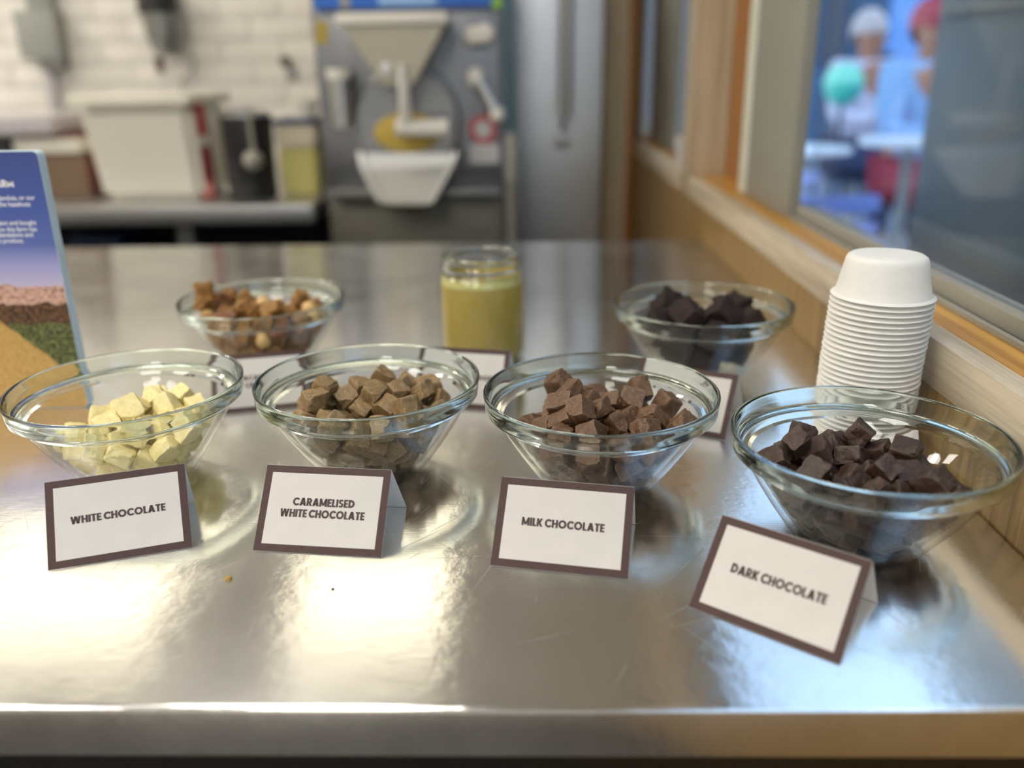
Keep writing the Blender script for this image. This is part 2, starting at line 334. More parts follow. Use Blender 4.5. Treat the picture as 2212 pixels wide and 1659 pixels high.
M = dict(
    counter=steel_sheet(),
    steel=mat('brushed_steel', (.50, .50, .49, 1), .32, 1.0, bump=.15, bscale=30, stretch=(1, 1, 30)),
    steel_dark=mat('dull_steel', (.30, .30, .29, 1), .42, 1.0, bump=.1, bscale=40),
    chute=mat('chute_steel', (.42, .42, .41, 1), .5, 1.0),
    fold_shaded_steel=mat('fold_shaded_steel', (.10, .10, .10, 1), .34, 1.0, bump=.1, bscale=30), panel_dark=mat('dark_panel_steel', (.19, .18, .15, 1), .5, 1.0),  # front fold is counter steel; the dark floor reflection is put into its colour
    scratch=mat('scratched_steel', (.86, .85, .82, 1), .42, 1.0),
    machine=mat('machine_steel', (.24, .245, .26, 1), .4, 1.0, bump=.1, bscale=30, stretch=(1, 1, 30)), hopper=mat('hopper_steel', (.40, .375, .30, 1), .45, 1.0),
    fridge=mat('fridge_steel', (.80, .86, .95, 1), .45, 1.0, bump=.1, bscale=30, stretch=(1, 1, 30)),
    steel_soft=mat('satin_steel', (.60, .60, .60, 1), .38, 1.0),
    glass=glass('bowl_glass'), jar_glass=glass('jar_glass', (.97, .985, .98, 1)),
    pane=pane_glass('window_glass'), thin_glass=pane_glass('thin_bowl_glass', (.985, .994, .990, 1)),
    card=mat('white_card', lin(222, 220, 216), .75, bump=.15, bscale=900),
    border=mat('brown_print', lin(64, 40, 36), .5, bump=.35, bscale=1400, var=.08, vscale=300, spec=.35),
    cream=mat('cream_print', lin(200, 194, 186), .7, bump=.2, bscale=1200, var=.02, vscale=60),
    ink=mat('brown_ink', lin(58, 34, 32), .6),
    white_choc=chocolate('white_chocolate', lin(240, 224, 160), lin(246, 234, 184), lin(226, 206, 140), .4, .55, .35),
    caramel_choc=chocolate('caramelised_chocolate', lin(146, 119, 79), lin(186, 162, 124), lin(112, 86, 52), .5),
    milk_choc=chocolate('milk_chocolate', lin(108, 78, 52), lin(158, 130, 102), lin(76, 50, 32), .4, .5),
    dark_choc=chocolate('dark_chocolate', lin(66, 46, 36), lin(124, 102, 86), lin(42, 27, 21), .32, .42),
    cookie=chocolate('cookie_crumb', lin(44, 25, 19), lin(62, 40, 30), lin(22, 11, 8), .3, .8, 1.0),
    nut=chocolate('caramel_crunch', lin(162, 114, 50), lin(198, 150, 82), lin(112, 70, 24), .35, .45, 1.0),
    nut_dark=chocolate('dark_caramel', lin(126, 74, 32), lin(160, 104, 50), lin(84, 46, 18), .3, .4, .8),
    macadamia=chocolate('macadamia', lin(226, 190, 124), lin(240, 212, 152), lin(200, 150, 84), .3, .4, .2),
    pistachio=mat('pistachio_cream', lin(162, 140, 62), .45, var=.04, vscale=40),
    pistachio_top=mat('pistachio_film', lin(190, 182, 112), .5, var=.08, vscale=120),
    paper_cup=mat('moulded_fibre', lin(232, 230, 224), .85, bump=.35, bscale=1500, var=.02, vscale=60),
    tile=mat('white_tile', lin(238, 233, 224), .22, var=.02, vscale=4),
    grout=mat('grout', lin(196, 190, 182), .9),
    plaster=mat('painted_wall', lin(206, 200, 188), .9, bump=.1, bscale=80),
    ceiling=mat('ceiling_paint', lin(205, 202, 196), .95),
    floor=mat('floor_tile', lin(58, 55, 52), .5, var=.1, vscale=6),
    oak=wood('oak_panel', lin(112, 86, 48), lin(160, 130, 80), 'Z'),
    oak_face=wood('oak_face', lin(168, 152, 128), lin(212, 198, 174), 'Y', .8),
    oak_top=wood('oak_top', lin(164, 114, 34), lin(206, 158, 74), 'Y', .6, .4),
    oak_post=wood('oak_post', lin(160, 142, 116), lin(194, 178, 152), 'Z', .7),
    oak_edge=wood('oak_edge', lin(130, 84, 34), lin(160, 108, 52), 'Z', .7),
    frame=mat('grey_frame', lin(140, 138, 128), .5, var=.04, vscale=3),
    frame_pale=mat('pale_bead', lin(214, 216, 200), .45),
    gasket=mat('gasket', lin(70, 74, 78), .6),
    track=mat('track_metal', lin(158, 154, 142), .6, .2),
    black=mat('black_plastic', lin(26, 26, 24), .45),
    shelf_dark=mat('shelf_dark', lin(20, 20, 19), .7),
    white_plastic=mat('white_plastic', lin(230, 224, 208), .45, var=.02, vscale=5),
    white_gloss=mat('white_knob', lin(226, 222, 212), .3),
    red=mat('red_plastic', lin(170, 26, 20), .4), red_dark=mat('dark_red_plastic', lin(120, 24, 20), .45), pink=mat('pale_red_plastic', lin(196, 120, 112), .5),
    blue=mat('blue_panel', lin(58, 112, 205), .25, var=.03, vscale=5), blue_light=mat('light_blue_panel', lin(150, 190, 232), .25),
    green=mat('green_button', lin(140, 190, 60), .4),
    navy=mat('navy_plastic', lin(44, 62, 96), .45),
    yellow_sticker=mat('yellow_sticker', lin(170, 148, 50), .5),
    yellow_cream=mat('yellow_custard', lin(196, 186, 112), .45), pale_cream=mat('pale_custard', lin(206, 194, 168), .5),
    gelato=mat('yellow_gelato', lin(196, 168, 74), .6, var=.08, vscale=60),
    sticker_red=mat('red_print', lin(176, 70, 76), .5), sticker_white=mat('white_print', lin(196, 196, 198), .5),
    cardboard=mat('cardboard', lin(120, 98, 78), .85, var=.05, vscale=12), maroon=mat('maroon_card', lin(112, 50, 44), .7),
    lilac_paper=mat('lilac_paper', lin(192, 186, 188), .8),
    grey_plastic=mat('grey_plastic', lin(150, 152, 146), .5),
    brown_tip=mat('brown_tip', lin(96, 66, 56), .5),
    crumb=mat('golden_crumb', lin(170, 130, 62), .7, bump=.6, bscale=600), speck=mat('dark_speck', lin(60, 46, 38), .8),
    cyan=mat('reflection_blue', lin(160, 206, 222), .35),
    foam_edge=mat('foam_board_edge', lin(212, 232, 242), .5),
    ext_panel=mat('grey_blue_paint', lin(126, 142, 152), .45, var=.05, vscale=2), ext_rail=mat('pale_grey_paint', lin(150, 158, 160), .5),
    paving=mat('paving', lin(120, 126, 136), .8, var=.1, vscale=3),
    facade=mat('dark_facade', lin(66, 96, 128), .6, var=.12, vscale=1.2), facade_win=mat('facade_window', lin(40, 62, 88), .2),
    post_blue=mat('blue_post', lin(120, 170, 235), .5), teal=mat('turquoise_plastic', lin(72, 214, 190), .35), teal_top=mat('mint_plastic', lin(150, 250, 215), .35),
    table_white=mat('table_white', lin(246, 248, 250), .3), chair_blue=mat('chair_blue', lin(120, 140, 205), .5), chair_lilac=mat('chair_lilac', lin(168, 178, 224), .5), chair_dark=mat('chair_dark', lin(46, 62, 96), .5),
    skin=mat('skin', lin(190, 130, 100), .6), skin_dark=mat('skin_dark', lin(120, 72, 52), .6), hair_pale=mat('pale_hair', lin(214, 196, 190), .8), hair_dark=mat('dark_hair', lin(40, 34, 36), .8),
    cloth_blue=mat('blue_cloth', lin(44, 98, 200), .9), cloth_white=mat('white_cloth', lin(222, 216, 232), .9), cloth_pale=mat('pale_blue_cloth', lin(150, 186, 226), .9), cloth_red=mat('red_cloth', lin(176, 56, 76), .9), denim=mat('denim', lin(44, 60, 96), .9),
)
lamp_mat = bpy.data.materials.new('light_diffuser'); lamp_mat.use_nodes = True
_p = lamp_mat.node_tree.nodes['Principled BSDF']; _p.inputs['Emission Color'].default_value = (1.0, .95, .87, 1); _p.inputs['Emission Strength'].default_value = LAMP
_p.inputs['Base Color'].default_value = (.8, .8, .8, 1)

patch_glow_mat = lamp_mat.copy(); patch_glow_mat.name = 'counter_patch_glow'
_p = patch_glow_mat.node_tree.nodes['Principled BSDF']; _p.inputs['Emission Color'].default_value = (1.0, .90, .66, 1); _p.inputs['Emission Strength'].default_value = LAMP * .145  # glow of two added panels that make the warm patches on the counter

wall_fill_mat = lamp_mat.copy(); wall_fill_mat.name = 'tile_wall_fill'; wall_fill_mat.node_tree.nodes['Principled BSDF'].inputs['Emission Strength'].default_value = LAMP * 1.8  # stronger glow of two added corner panels that brighten the tiled wall

# ------------------------------------------------------------------ the room
FLOOR, CEIL, XW, YB = -.9, 1.78, .311, 2.95
XL, YF = -3.4, -3.2
struct('floor', add_box(new(), (XL, YF, FLOOR - .05), (XW + .12, YB + .1, FLOOR)), M['floor'])
struct('ceiling', add_box(new(), (XL, YF, CEIL), (XW + .12, YB + .1, CEIL + .05)), M['ceiling'])
struct('wall_left', add_box(new(), (XL - .1, YF, FLOOR), (XL, YB + .1, CEIL)), M['plaster'])
struct('wall_front', add_box(new(), (XL - .1, YF - .1, FLOOR), (XW + .12, YF, CEIL)), M['plaster'])
wb_ = struct('wall_back', add_box(new(), (XL, YB, FLOOR), (XW + .4, YB + .1, CEIL)), M['grout'])
TW, TH, TG = .20, .066, .004
tile_me = None
rng = random.Random(3)
rest = new()
for r in range(0, 27):
    for k in range(-8, 13):
        x = -2.0 + (k + (.5 if r % 2 else 0)) * TW; z = -.06 + r * TH
        if x + TW > XW or x < XL + .02 or z + TH > CEIL: continue
        if 0 <= k < 8 and 2 <= r < 12:
            if tile_me is None:
                t = add_box(new(), (TG / 2, -.006, TG / 2), (TW - TG / 2, 0, TH - TG / 2), .0015)
                o = obj('tile', t, M['tile'], wb_, shift=(0, 0, 0)); tile_me = o.data
            else:
                o = bpy.data.objects.new('tile', tile_me); C.objects.link(o); o.parent = wb_
            o.location = (x, YB - rng.uniform(0, .0008), z)
        else:
            add_box(rest, (x + TG / 2, YB - .006, z + TG / 2), (x + TW - TG / 2, YB, z + TH - TG / 2))
o = obj('tile_field', rest, M['tile'], wb_); o['kind'] = 'stuff'

# right-hand wall: panel, sill, posts and glazing
bm = new(); add_box(bm, (XW, YF, FLOOR), (XW + .06, 1.72, .058)); struct('wall_right', bm, M['oak'])
bm = new(); add_box(bm, (XW + .0005, 1.722, FLOOR), (XW + .06, YB, .058)); struct('trim_1', bm, M['oak'])
bm = new(); add_box(bm, (XW - .001, YF, .0585), (XW + .02, 1.72, .0955), .0012); struct('trim_2', bm, M['oak_face'])
bm = new(); add_box(bm, (XW - .001, 1.80, .0585), (XW + .02, YB, .0955), .0012); struct('trim_3', bm, M['oak_face'])
bm = new(); add_box(bm, (XW + .0202, YF, .0585), (XW + .11, YB, .096), .0012); struct('trim_4', bm, M['oak_top'])
sill = bpy.data.objects
wf = struct('window_1', add_box(new(), (.358, YF, .0962), (.363, 1.195, .1005)), M['track'])
obj('track_rail', add_box(new(), (.3635, YF, .0962), (.367, 1.195, .0995)), M['gasket'], wf)
obj('track_lip', add_box(new(), (.3675, YF, .0962), (.392, 1.195, .113), .001), M['track'], wf)
obj('pane', add_box(new(), (.379, YF, .1135), (.385, 1.195, 1.25)), M['pane'], wf)
obj('head_rail', add_box(new(), (.358, YF, 1.25), (.40, 1.195, 1.29)), M['track'], wf)
obj('jamb', add_box(new(), (.356, 1.197, .0962), (.374, 1.44, 1.29), .002), M['frame'], wf, label='wide grey jamb beside the glass')
obj('bead', add_box(new(), (.354, 1.442, .0962), (.376, 1.485, 1.29), .002), M['frame_pale'], wf, label='pale vertical bead between jamb and oak post')
obj('return_board', add_box(new(), (.378, 1.487, .0962), (.404, 1.697, 1.29)), M['oak_edge'], wf)
w2 = struct('window_2', add_box(new(), (.358, 1.81, .0962), (.372, 2.25, .11)), M['track'])
obj('pane', add_box(new(), (.379, 1.802, .111), (.385, 2.25, 1.25)), M['pane'], w2)
obj('head_rail', add_box(new(), (.358, 1.802, 1.25), (.40, 2.59, 1.29)), M['track'], w2)
obj('jamb', add_box(new(), (.356, 2.252, .0962), (.376, 2.50, 1.29), .002), M['frame'], w2, label='grey jamb of the far window')
obj('return_board', add_box(new(), (.378, 2.502, .0962), (.404, 2.80, 1.29)), M['oak_edge'], w2)
bm = new(); add_box(bm, (XW + .0005, 1.70, .0965), (.405, 1.80, CEIL)); p1 = struct('trim_5', bm, M['oak_post'])
obj('post_edge', add_box(new(), (.4055, 1.698, .0965), (.424, 1.80, CEIL)), M['oak_edge'], p1)
bm = new(); add_box(bm, (.205, 2.60, FLOOR), (.284, 2.72, CEIL)); struct('trim_6', bm, M['oak_post'])
bm = new(); add_box(bm, (.2845, 2.60, FLOOR), (.306, 2.72, CEIL)); struct('trim_7', bm, M['oak_edge'])
bm = new(); add_box(bm, (.2625, 2.73, .0965), (.345, 2.83, CEIL)); struct('trim_8', bm, M['oak_post'])
bm = new(); add_box(bm, (XW, YF, 1.29), (XW + .11, YB, CEIL)); struct('trim_9', bm, M['oak_post'])

# ceiling panels; the warm and the bright ones are added for their light
def ceiling_glow_panel(x, y, label, m, hx=.29, hy=.29):
    t = thing('ceiling_glow_panel', label, 'ceiling light', (x, y, CEIL), 'ceiling light panels')
    obj('diffuser', add_box(new(), (x - hx, y - hy, CEIL - .012), (x + hx, y + hy, CEIL - .002)), m, t)
    bm = new()
    for lo, hi in (((-hx - .02, -hy - .02), (hx + .02, -hy)), ((-hx - .02, hy), (hx + .02, hy + .02)), ((-hx - .02, -hy), (-hx, hy)), ((hx, -hy), (hx + .02, hy))):
        add_box(bm, (x + lo[0], y + lo[1], CEIL - .016), (x + hi[0], y + hi[1], CEIL))
    obj('frame', bm, M['white_plastic'], t)
ceiling_glow_panel(-.50, 1.88, 'long dim warm panel added for the bright counter patch, in front of the batch freezer', patch_glow_mat, .23, .55)
ceiling_glow_panel(-1.48, 1.88, 'long dim warm panel added for the bright counter patch, in front of the cream tub', patch_glow_mat, .36, .55)
for x, y, lb in ((-.62, -.1, 'square ceiling light panel over the counter front'), (-1.62, -.1, 'square ceiling light panel over the far left of the counter front'),
                 (-.55, -1.1, 'square ceiling light panel close behind the viewer'), (-1.6, -1.1, 'square ceiling light panel behind the viewer, second from the window'),
                 (-.8, -2.3, 'square ceiling light panel near the shop front wall')):
    ceiling_glow_panel(x, y, lb, lamp_mat)
ceiling_glow_panel(-2.8, 1.1, 'bright square fill panel added to brighten the tiles, beside the left wall', wall_fill_mat)
ceiling_glow_panel(-2.8, 2.22, 'bright square fill panel added to brighten the tiles, in the corner over the left end of the bench', wall_fill_mat)

# ------------------------------------------------------------------ the counter
YC0, YC1 = .3372, 1.5487
ct = thing('serving_counter', 'wide scratched stainless steel counter carrying the bowls and cards', 'counter', (-.9, .95, FLOOR))
bm = new()
add_prism(bm, [(YC0 - .0005, -.0035), (YC0 + .0006, -.0012), (YC0 + .003, 0.0), (YC1 - .003, 0), (YC1, -.002), (YC1, -.03), (YC0 - .0005, -.03)], 'X', -2.3, XW - .0015)
obj('worktop', bm, M['counter'], ct, smooth=50)
sr = random.Random(21); bm = new()
for i in range(340):
    x0, y0 = sr.uniform(-.75, .30), sr.uniform(.345, 1.0) ** 1.15; a = sr.gauss(.9, .9); L_ = sr.uniform(.006, .05) * (1 if sr.random() < .85 else 2); w = sr.uniform(.00008, .00022); cv = sr.uniform(-.3, .3)
    prev = None
    for k in range(5):
        aa = a + cv * k / 4; px_ = x0 + math.cos(a) * L_ * k / 4 - math.sin(a) * cv * L_ * (k / 4) ** 2 * .5; py_ = y0 + math.sin(a) * L_ * k / 4 + math.cos(a) * cv * L_ * (k / 4) ** 2 * .5
        if not (YC0 + .006 < py_ < YC1 and -2.2 < px_ < XW - .01): break
        ww = w * (1 - abs(k - 2) / 2.4); n_ = (-math.sin(aa) * ww, math.cos(aa) * ww)
        cur = (bm.verts.new((px_ + n_[0], py_ + n_[1], .00004)), bm.verts.new((px_ - n_[0], py_ - n_[1], .00004)))
        if prev: bm.faces.new((prev[0], prev[1], cur[1], cur[0]))
        prev = cur
bmesh.ops.recalc_face_normals(bm, faces=bm.faces)
o = obj('scratches', bm, M['scratch'], ct, smooth=0); o['kind'] = 'stuff'
bm = new(); add_box(bm, (-2.3, YC0 + .001, -.0505), (XW - .0015, YC0 + .02, -.0305), .001); obj('front_fold', bm, M['fold_shaded_steel'], ct)
bm = new(); add_box(bm, (-2.28, YC0 + .02, FLOOR), (XW - .003, YC1 - .02, -.031)); obj('cabinet', bm, M['steel_dark'], ct)

# ------------------------------------------------------------------ bowls
OUT = [(0, .0012), (.0325, .0006), (.0350, .0), (.0372, .0008), (.0400, .0035), (.0475, .0130), (.0585, .0290), (.0685, .0450), (.0750, .0570), (.0757, .0592), (.0770, .0600), (.0774, .0610), (.0770, .0622),
       (.0796, .0626), (.0826, .0630), (.0838, .0642), (.0842, .0690), (.0847, .0738), (.0850, .0752), (.0848, .0763), (.0840, .0770)]
INN = [(.0829, .0766), (.0822, .0752), (.0810, .0710), (.0794, .0650), (.0770, .0618), (.0744, .0612), (.0733, .0600), (.0708, .0572), (.0632, .0440), (.0527, .0275), (.0420, .0130), (.0360, .0078), (.0300, .0060), (0, .0055)]
bowl_me = None
def bowl(x, y, s, label):
    global bowl_me
    if bowl_me is None:
        o = obj('glass_bowl', add_lathe(new(), OUT + INN, 128), M['glass'], smooth=60); bowl_me = o.data
        bowl_me.materials.append(M['thin_glass'])
        for f in bowl_me.polygons:
            if f.center.z < .0575: f.material_index = 1
    else:
        o = bpy.data.objects.new('glass_bowl', bowl_me); C.objects.link(o)
    o.location = (x, y, .0004); o.scale = (s, s, s)
    return tag(o, label, 'bowl', 'clear glass bowls')
BOWLS = {
    'white': (-.3066, .5983, 1.0, 'clear glass bowl of white chocolate behind the WHITE CHOCOLATE card'),
    'caramel': (-.1247, .6066, 1.0, 'clear glass bowl of tan chocolate behind the CARAMELISED WHITE CHOCOLATE card'),
    'milk': (.0498, .5771, 1.0, 'clear glass bowl of milk chocolate behind the MILK CHOCOLATE card'),
    'dark': (.2123, .4949, 1.0, 'clear glass bowl of dark chocolate beside the paper cup stack'),
    'nut': (-.2802, .8572, 1.0, 'clear glass bowl of caramelised nuts standing behind the front row'),
    'cookie': (.1689, .8140, 1.02, 'clear glass bowl of nearly black cookie pieces behind the COOKIES card'),
}
for k, (x, y, s, lb) in BOWLS.items(): bowl(x, y, s, lb)

# pieces: settled resting poses (variant, x, y, z, rx, ry, rz) in each bowl's frame, mm and centiradians
POSES = {
    'white': '0 -11 148 128 -1 -313 -78 1 60 -134 136 1 -314 152 2 -221 160 175 -155 -130 -80 3 -150 263 152 -41 314 79 4 -194 -119 137 -150 -155 57 5 135 15 136 0 -2 -5 6 188 203 169 -117 -1 -70 7 -290 -18 153 -22 -18 -250 8 263 -161 149 -37 -7 95 9 354 176 269 -290 9 29 0 -108 -244 146 309 24 60 1 246 339 263 151 -66 -220 2 26 352 181 -29 242 92 3 -361 84 227 55 230 -37 4 299 4 153 164 121 5 5 408 176 390 -23 300 119 6 -182 -111 272 1 -314 122 7 58 -295 360 -84 -238 31 8 245 5 284 29 123 7 9 109 -286 179 93 239 -14 0 88 32 268 2 314 127 1 121 403 317 47 -22 270 2 -11 -404 231 -60 62 68 3 -103 5 126 1 -1 236 4 172 -147 262 -6 21 -18 5 -92 46 299 -108 -19 116 6 -13 -191 310 -65 -222 6 7 -29 201 257 -314 -1 122 8 140 192 306 298 -37 128 9 -385 -129 241 -281 71 80 0 251 241 428 32 254 -176 1 290 -173 396 -240 -21 -209 2 -369 -286 383 7 20 72 3 314 409 394 -8 100 -232 4 417 27 261 -156 -92 5 5 215 -317 279 -234 -18 161 6 337 10 426 124 75 -76 7 121 98 419 3 77 -210 8 -325 241 280 -2 -95 -80 9 -232 436 410 -66 199 -152 0 402 -127 294 1 87 -299 1 157 492 427 -48 106 -241 2 -58 -11 422 22 -266 -121 3 -295 -268 229 -9 -92 -230 4 9 216 406 -1 58 -241 5 239 100 536 -224 51 136 6 -138 -317 341 -122 -99 197 7 448 123 516 156 -27 224 8 90 -456 371 -252 -7 196 9 -349 319 372 308 -79 -73 0 368 -308 354 84 -36 -197 1 113 316 477 64 41 -54 2 -276 94 348 -68 38 -182 3 530 -28 456 261 -19 137 4 -206 -101 396 -1 0 35 5 134 -100 440 -30 -67 -10 6 -98 -175 495 80 -31 63 7 -203 363 271 -18 250 -107 8 18 79 540 15 -63 -288 9 -250 -400 390 -119 -29 -249 0 -73 356 364 -73 -249 51 1 -449 -30 356 258 -98 -51 2 -51 525 438 -70 -6 -308 3 264 356 538 -46 -91 -185 4 110 213 573 226 82 151 5 500 -213 464 60 85 -281 6 159 -317 468 -292 78 23 7 -275 22 471 -193 69 -121 8 -148 126 439 246 -91 -33 9 -215 255 443 -263 13 51 0 44 -98 582 -217 -42 50 1 -78 -485 413 -209 91 -158',
    'caramel': '0 128 -37 124 1 -314 139 1 -27 -153 153 -5 156 -173 2 116 222 154 117 143 121 3 281 -98 162 -158 118 -20 4 -23 162 137 -313 0 15 5 -195 2 144 247 158 -1 6 240 131 157 180 -29 -224 7 -62 334 229 277 -57 -47 8 121 -218 164 -150 9 222 9 6 -11 208 238 3 144 0 140 381 240 -243 77 -106 1 -45 -319 197 1 16 146 2 -120 99 270 -193 -76 66 3 214 16 301 216 59 169 4 -204 -210 174 35 -275 81 5 -214 228 202 293 28 84 6 336 68 189 -205 80 52 7 -89 -136 336 -232 -8 -134 8 361 195 288 -92 -86 108 9 79 132 298 208 14 -30 0 -32 88 428 -223 -41 -167 1 297 -257 255 -202 -46 -12 2 -16 445 346 32 63 191 3 -177 433 380 -76 45 1 4 -331 -69 214 93 28 -110 5 90 -351 288 71 -54 -1 6 -187 -348 263 -60 222 107 7 108 17 429 -84 94 191 8 -328 136 222 -115 -237 -101 9 95 -119 311 128 97 -104 0 145 459 422 -71 9 -102 1 -332 -261 299 62 268 -131 2 -63 268 415 -143 -8 -3 3 402 -96 300 42 -17 151 4 -60 -445 349 -70 61 256 5 201 245 324 257 -65 -134 6 -231 -25 332 112 -54 -228 7 154 -111 552 222 -90 -115 8 421 73 368 94 46 3 9 64 -214 429 -214 52 -91 0 -270 310 314 32 -32 -237 1 322 347 394 -170 31 85 2 -232 120 393 -253 -72 25 3 240 -381 353 300 -66 1 4 243 -167 381 18 -44 -7 5 -380 -155 427 -29 -109 207 6 -405 24 284 188 39 59 7 -291 -406 411 61 -252 7 8 -505 123 479 113 -249 84 9 253 124 435 26 -229 58 0 -355 -24 566 286 25 -125 1 337 -18 496 -15 -251 -190 2 -207 -532 487 226 61 8 3 -410 211 373 74 93 298 4 -393 14 442 -89 -120 -37 5 75 209 531 2 -253 -35 6 -315 416 452 -113 25 207 7 -1 -534 494 80 65 -155 8 508 216 463 -221 -44 -86 9 -114 547 459 62 -85 102 0 -180 -148 464 244 3 -144 1 -39 -59 541 93 32 -221 2 183 -557 561 -26 -251 -124 3 206 87 609 -27 228 -104 4 -237 -312 530 -303 44 108 5 101 -470 422 -88 263 -63 6 -202 34 504 -35 -262 -101 7 398 -315 474 31 178 135 8 -453 -298 521 213 -1 218 9 156 -364 518 -30 75 99 0 -142 -581 600 -243 -40 125 1 215 351 544 255 -8 129 2 -326 195 532 -151 -17 228 3 449 -169 434 9 112 272 4 316 -443 534 17 -284 88 5 -420 346 521 6 47 61 6 48 -57 658 -61 26 -211 7 322 -213 609 269 7 75 8 420 369 550 -25 -283 -114 9 -396 -463 550 62 -97 -298 0 -196 275 498 -71 74 232 1 51 367 624 12 57 -10 2 -19 467 526 -222 59 -11 3 -326 -38 693 -154 37 -29 4 528 -12 472 225 80 -34 5 -361 -219 664 2 2 215 6 207 530 524 -92 -57 284 7 -98 140 611 207 180 -43 8 379 175 568 69 -23 -193 9 -168 -27 617 -257 66 -55',
    'milk': '0 -73 -171 165 141 -2 -223 1 170 195 174 -159 -217 -1 2 -226 182 167 158 -38 228 3 58 185 290 -60 -9 142 4 -92 229 178 158 -67 -87 5 -178 -24 125 313 1 -58 6 118 36 131 158 0 -115 7 -191 -81 292 0 127 -289 8 -26 14 163 -216 -157 -56 9 -143 364 289 -115 -81 167 0 -152 123 315 -42 52 -293 1 95 -172 121 -1 1 120 2 44 365 227 96 -22 -17 3 -260 -139 162 -242 -127 25 4 300 223 270 -68 -61 -4 5 -340 9 186 -130 53 95 6 248 -267 199 -67 0 -239 7 -33 -422 312 -9 219 -206 8 49 40 355 153 296 -7 9 350 -284 333 -26 96 233 0 25 -312 211 38 20 -78 1 197 354 285 -222 71 112 2 -195 -321 245 59 -15 275 3 296 77 168 -279 -16 -121 4 -358 -189 299 30 17 -96 5 422 4 269 85 -56 106 6 -11 -104 368 -4 77 -2 7 -17 239 416 -120 97 -1 8 271 -87 186 -161 -211 0 9 -164 -263 374 -58 -19 -89 0 118 -123 282 -20 78 284 1 322 -71 386 -87 -70 -309 2 -252 68 418 -114 55 -150 3 184 -397 339 117 92 -72 4 -70 -229 517 -176 69 62 5 -102 459 392 11 -239 152 6 -464 -5 335 141 -226 20 7 191 -224 411 44 73 261 8 -364 139 279 -98 62 277 9 -282 326 322 103 -80 -75 0 -123 454 546 -23 -2 26 1 320 354 361 -75 265 0 2 -398 -97 478 -67 -49 147 3 -150 -83 479 58 88 29 4 99 -96 515 118 -227 -48 5 -105 -491 412 -55 26 310 6 457 -167 408 -258 -54 -105 7 245 58 329 40 278 -6 8 -127 246 532 217 32 -205 9 441 143 384 80 -58 -252 0 330 248 481 213 70 -126 1 -235 260 430 66 42 35 2 176 199 428 221 80 59 3 187 467 403 -61 62 120 4 -84 63 498 -133 -47 -40 5 -48 174 592 52 91 -7 6 -335 -375 385 -257 1 -72 7 525 -32 456 243 -61 102 8 -266 -164 574 221 -57 -45 9 206 15 512 46 100 -40 0 -206 216 656 -57 275 -109 1 22 455 351 -168 60 154 2 -286 -356 547 143 -22 -177 3 307 -216 526 55 241 -53 4 -316 62 559 -64 290 -35 5 326 460 509 -9 -245 -111 6 -294 426 468 271 -80 -86 7 319 -428 474 81 -37 -190 8 -110 -395 563 -47 -231 -132 9 53 -331 450 27 277 -76 0 125 334 517 43 -231 70 1 253 172 614 89 20 -25 2 516 263 528 -268 -103 -5 3 -287 -47 668 23 62 -175 4 381 -48 553 69 -80 -291 5 -499 118 440 213 35 69 6 -24 -75 633 220 -13 -217 7 -417 255 387 -89 -279 69 8 -295 514 621 -118 -72 -67 9 -155 -238 689 -70 -67 -264 0 551 -229 566 -28 86 242 1 26 539 503 -18 256 185 2 129 -502 504 -158 -41 -59 3 338 377 611 156 -87 -125',
    'dark': '0 -98 128 141 -158 1 -204 1 125 -83 142 69 -158 -58 2 -26 303 170 114 -309 -3 3 185 -234 196 -77 117 -224 4 -19 -218 124 0 -313 157 5 -188 -46 131 313 1 -78 6 62 104 142 -313 0 -47 7 267 105 164 179 13 -146 8 -288 95 162 -24 -116 -52 9 52 -375 226 -53 -80 -75 0 -9 -59 152 146 158 146 1 -220 260 204 70 -62 -58 2 38 -206 277 56 28 6 3 145 286 213 -74 98 -74 4 -163 -80 276 69 -1 -291 5 -49 116 281 1 -2 10 6 299 271 287 -50 -54 178 7 -172 -253 183 49 26 174 8 306 -78 163 124 36 240 9 -13 417 283 70 -308 -2 0 150 136 319 28 205 84 1 -403 40 269 -237 34 -132 2 -205 156 397 75 -59 -256 3 57 -63 343 57 92 214 4 -102 -232 331 233 28 171 5 -229 -164 408 -67 -252 -39 6 -342 231 297 75 -66 -274 7 325 -302 337 21 223 -56 8 -293 -302 297 149 -247 -5 9 317 73 361 -258 4 -59 0 -547 90 535 57 -58 -37 1 64 76 428 -74 -86 -44 2 410 -118 311 14 75 274 3 -350 -130 222 -31 -233 80 4 191 -393 333 130 75 -80 5 114 358 381 114 12 86 6 216 297 462 -25 -113 276 7 158 -210 417 -67 -44 -294 8 278 -442 433 -117 -253 -99 9 -114 280 352 -70 235 -27 0 -235 31 332 70 -235 93 1 443 -319 464 223 4 96 2 229 -68 289 25 -64 -15 3 -313 358 392 -268 -63 137 4 -326 -11 448 29 -73 51 5 -456 141 411 218 -69 -41 6 323 -239 535 -305 -70 -84 7 -282 411 569 36 33 171 8 -427 -187 340 -84 22 -100 9 -96 -47 455 248 -58 68 0 -490 -32 395 179 42 -125 1 -3 503 447 -35 306 34 2 60 -435 405 -84 242 -63 3 -149 -413 357 -76 93 -213 4 -166 482 387 -271 85 -67 5 2 214 485 60 35 243 6 -363 -129 544 113 76 -272 7 102 407 570 -255 22 109 8 486 31 402 288 77 60 9 428 208 404 100 104 108 0 83 -91 544 101 80 168 1 -416 248 501 43 -89 -221 2 488 -156 434 257 1 -188 3 254 -31 477 3 -265 -158 4 -6 -224 458 22 77 -272 5 -259 164 550 22 -63 -38 6 -46 -515 481 -103 260 -98 7 314 157 546 -185 -3 260 8 -397 152 631 189 -61 42 9 -105 370 508 77 78 275 0 -471 -239 453 71 19 -96 1 -170 -546 541 94 -72 -83',
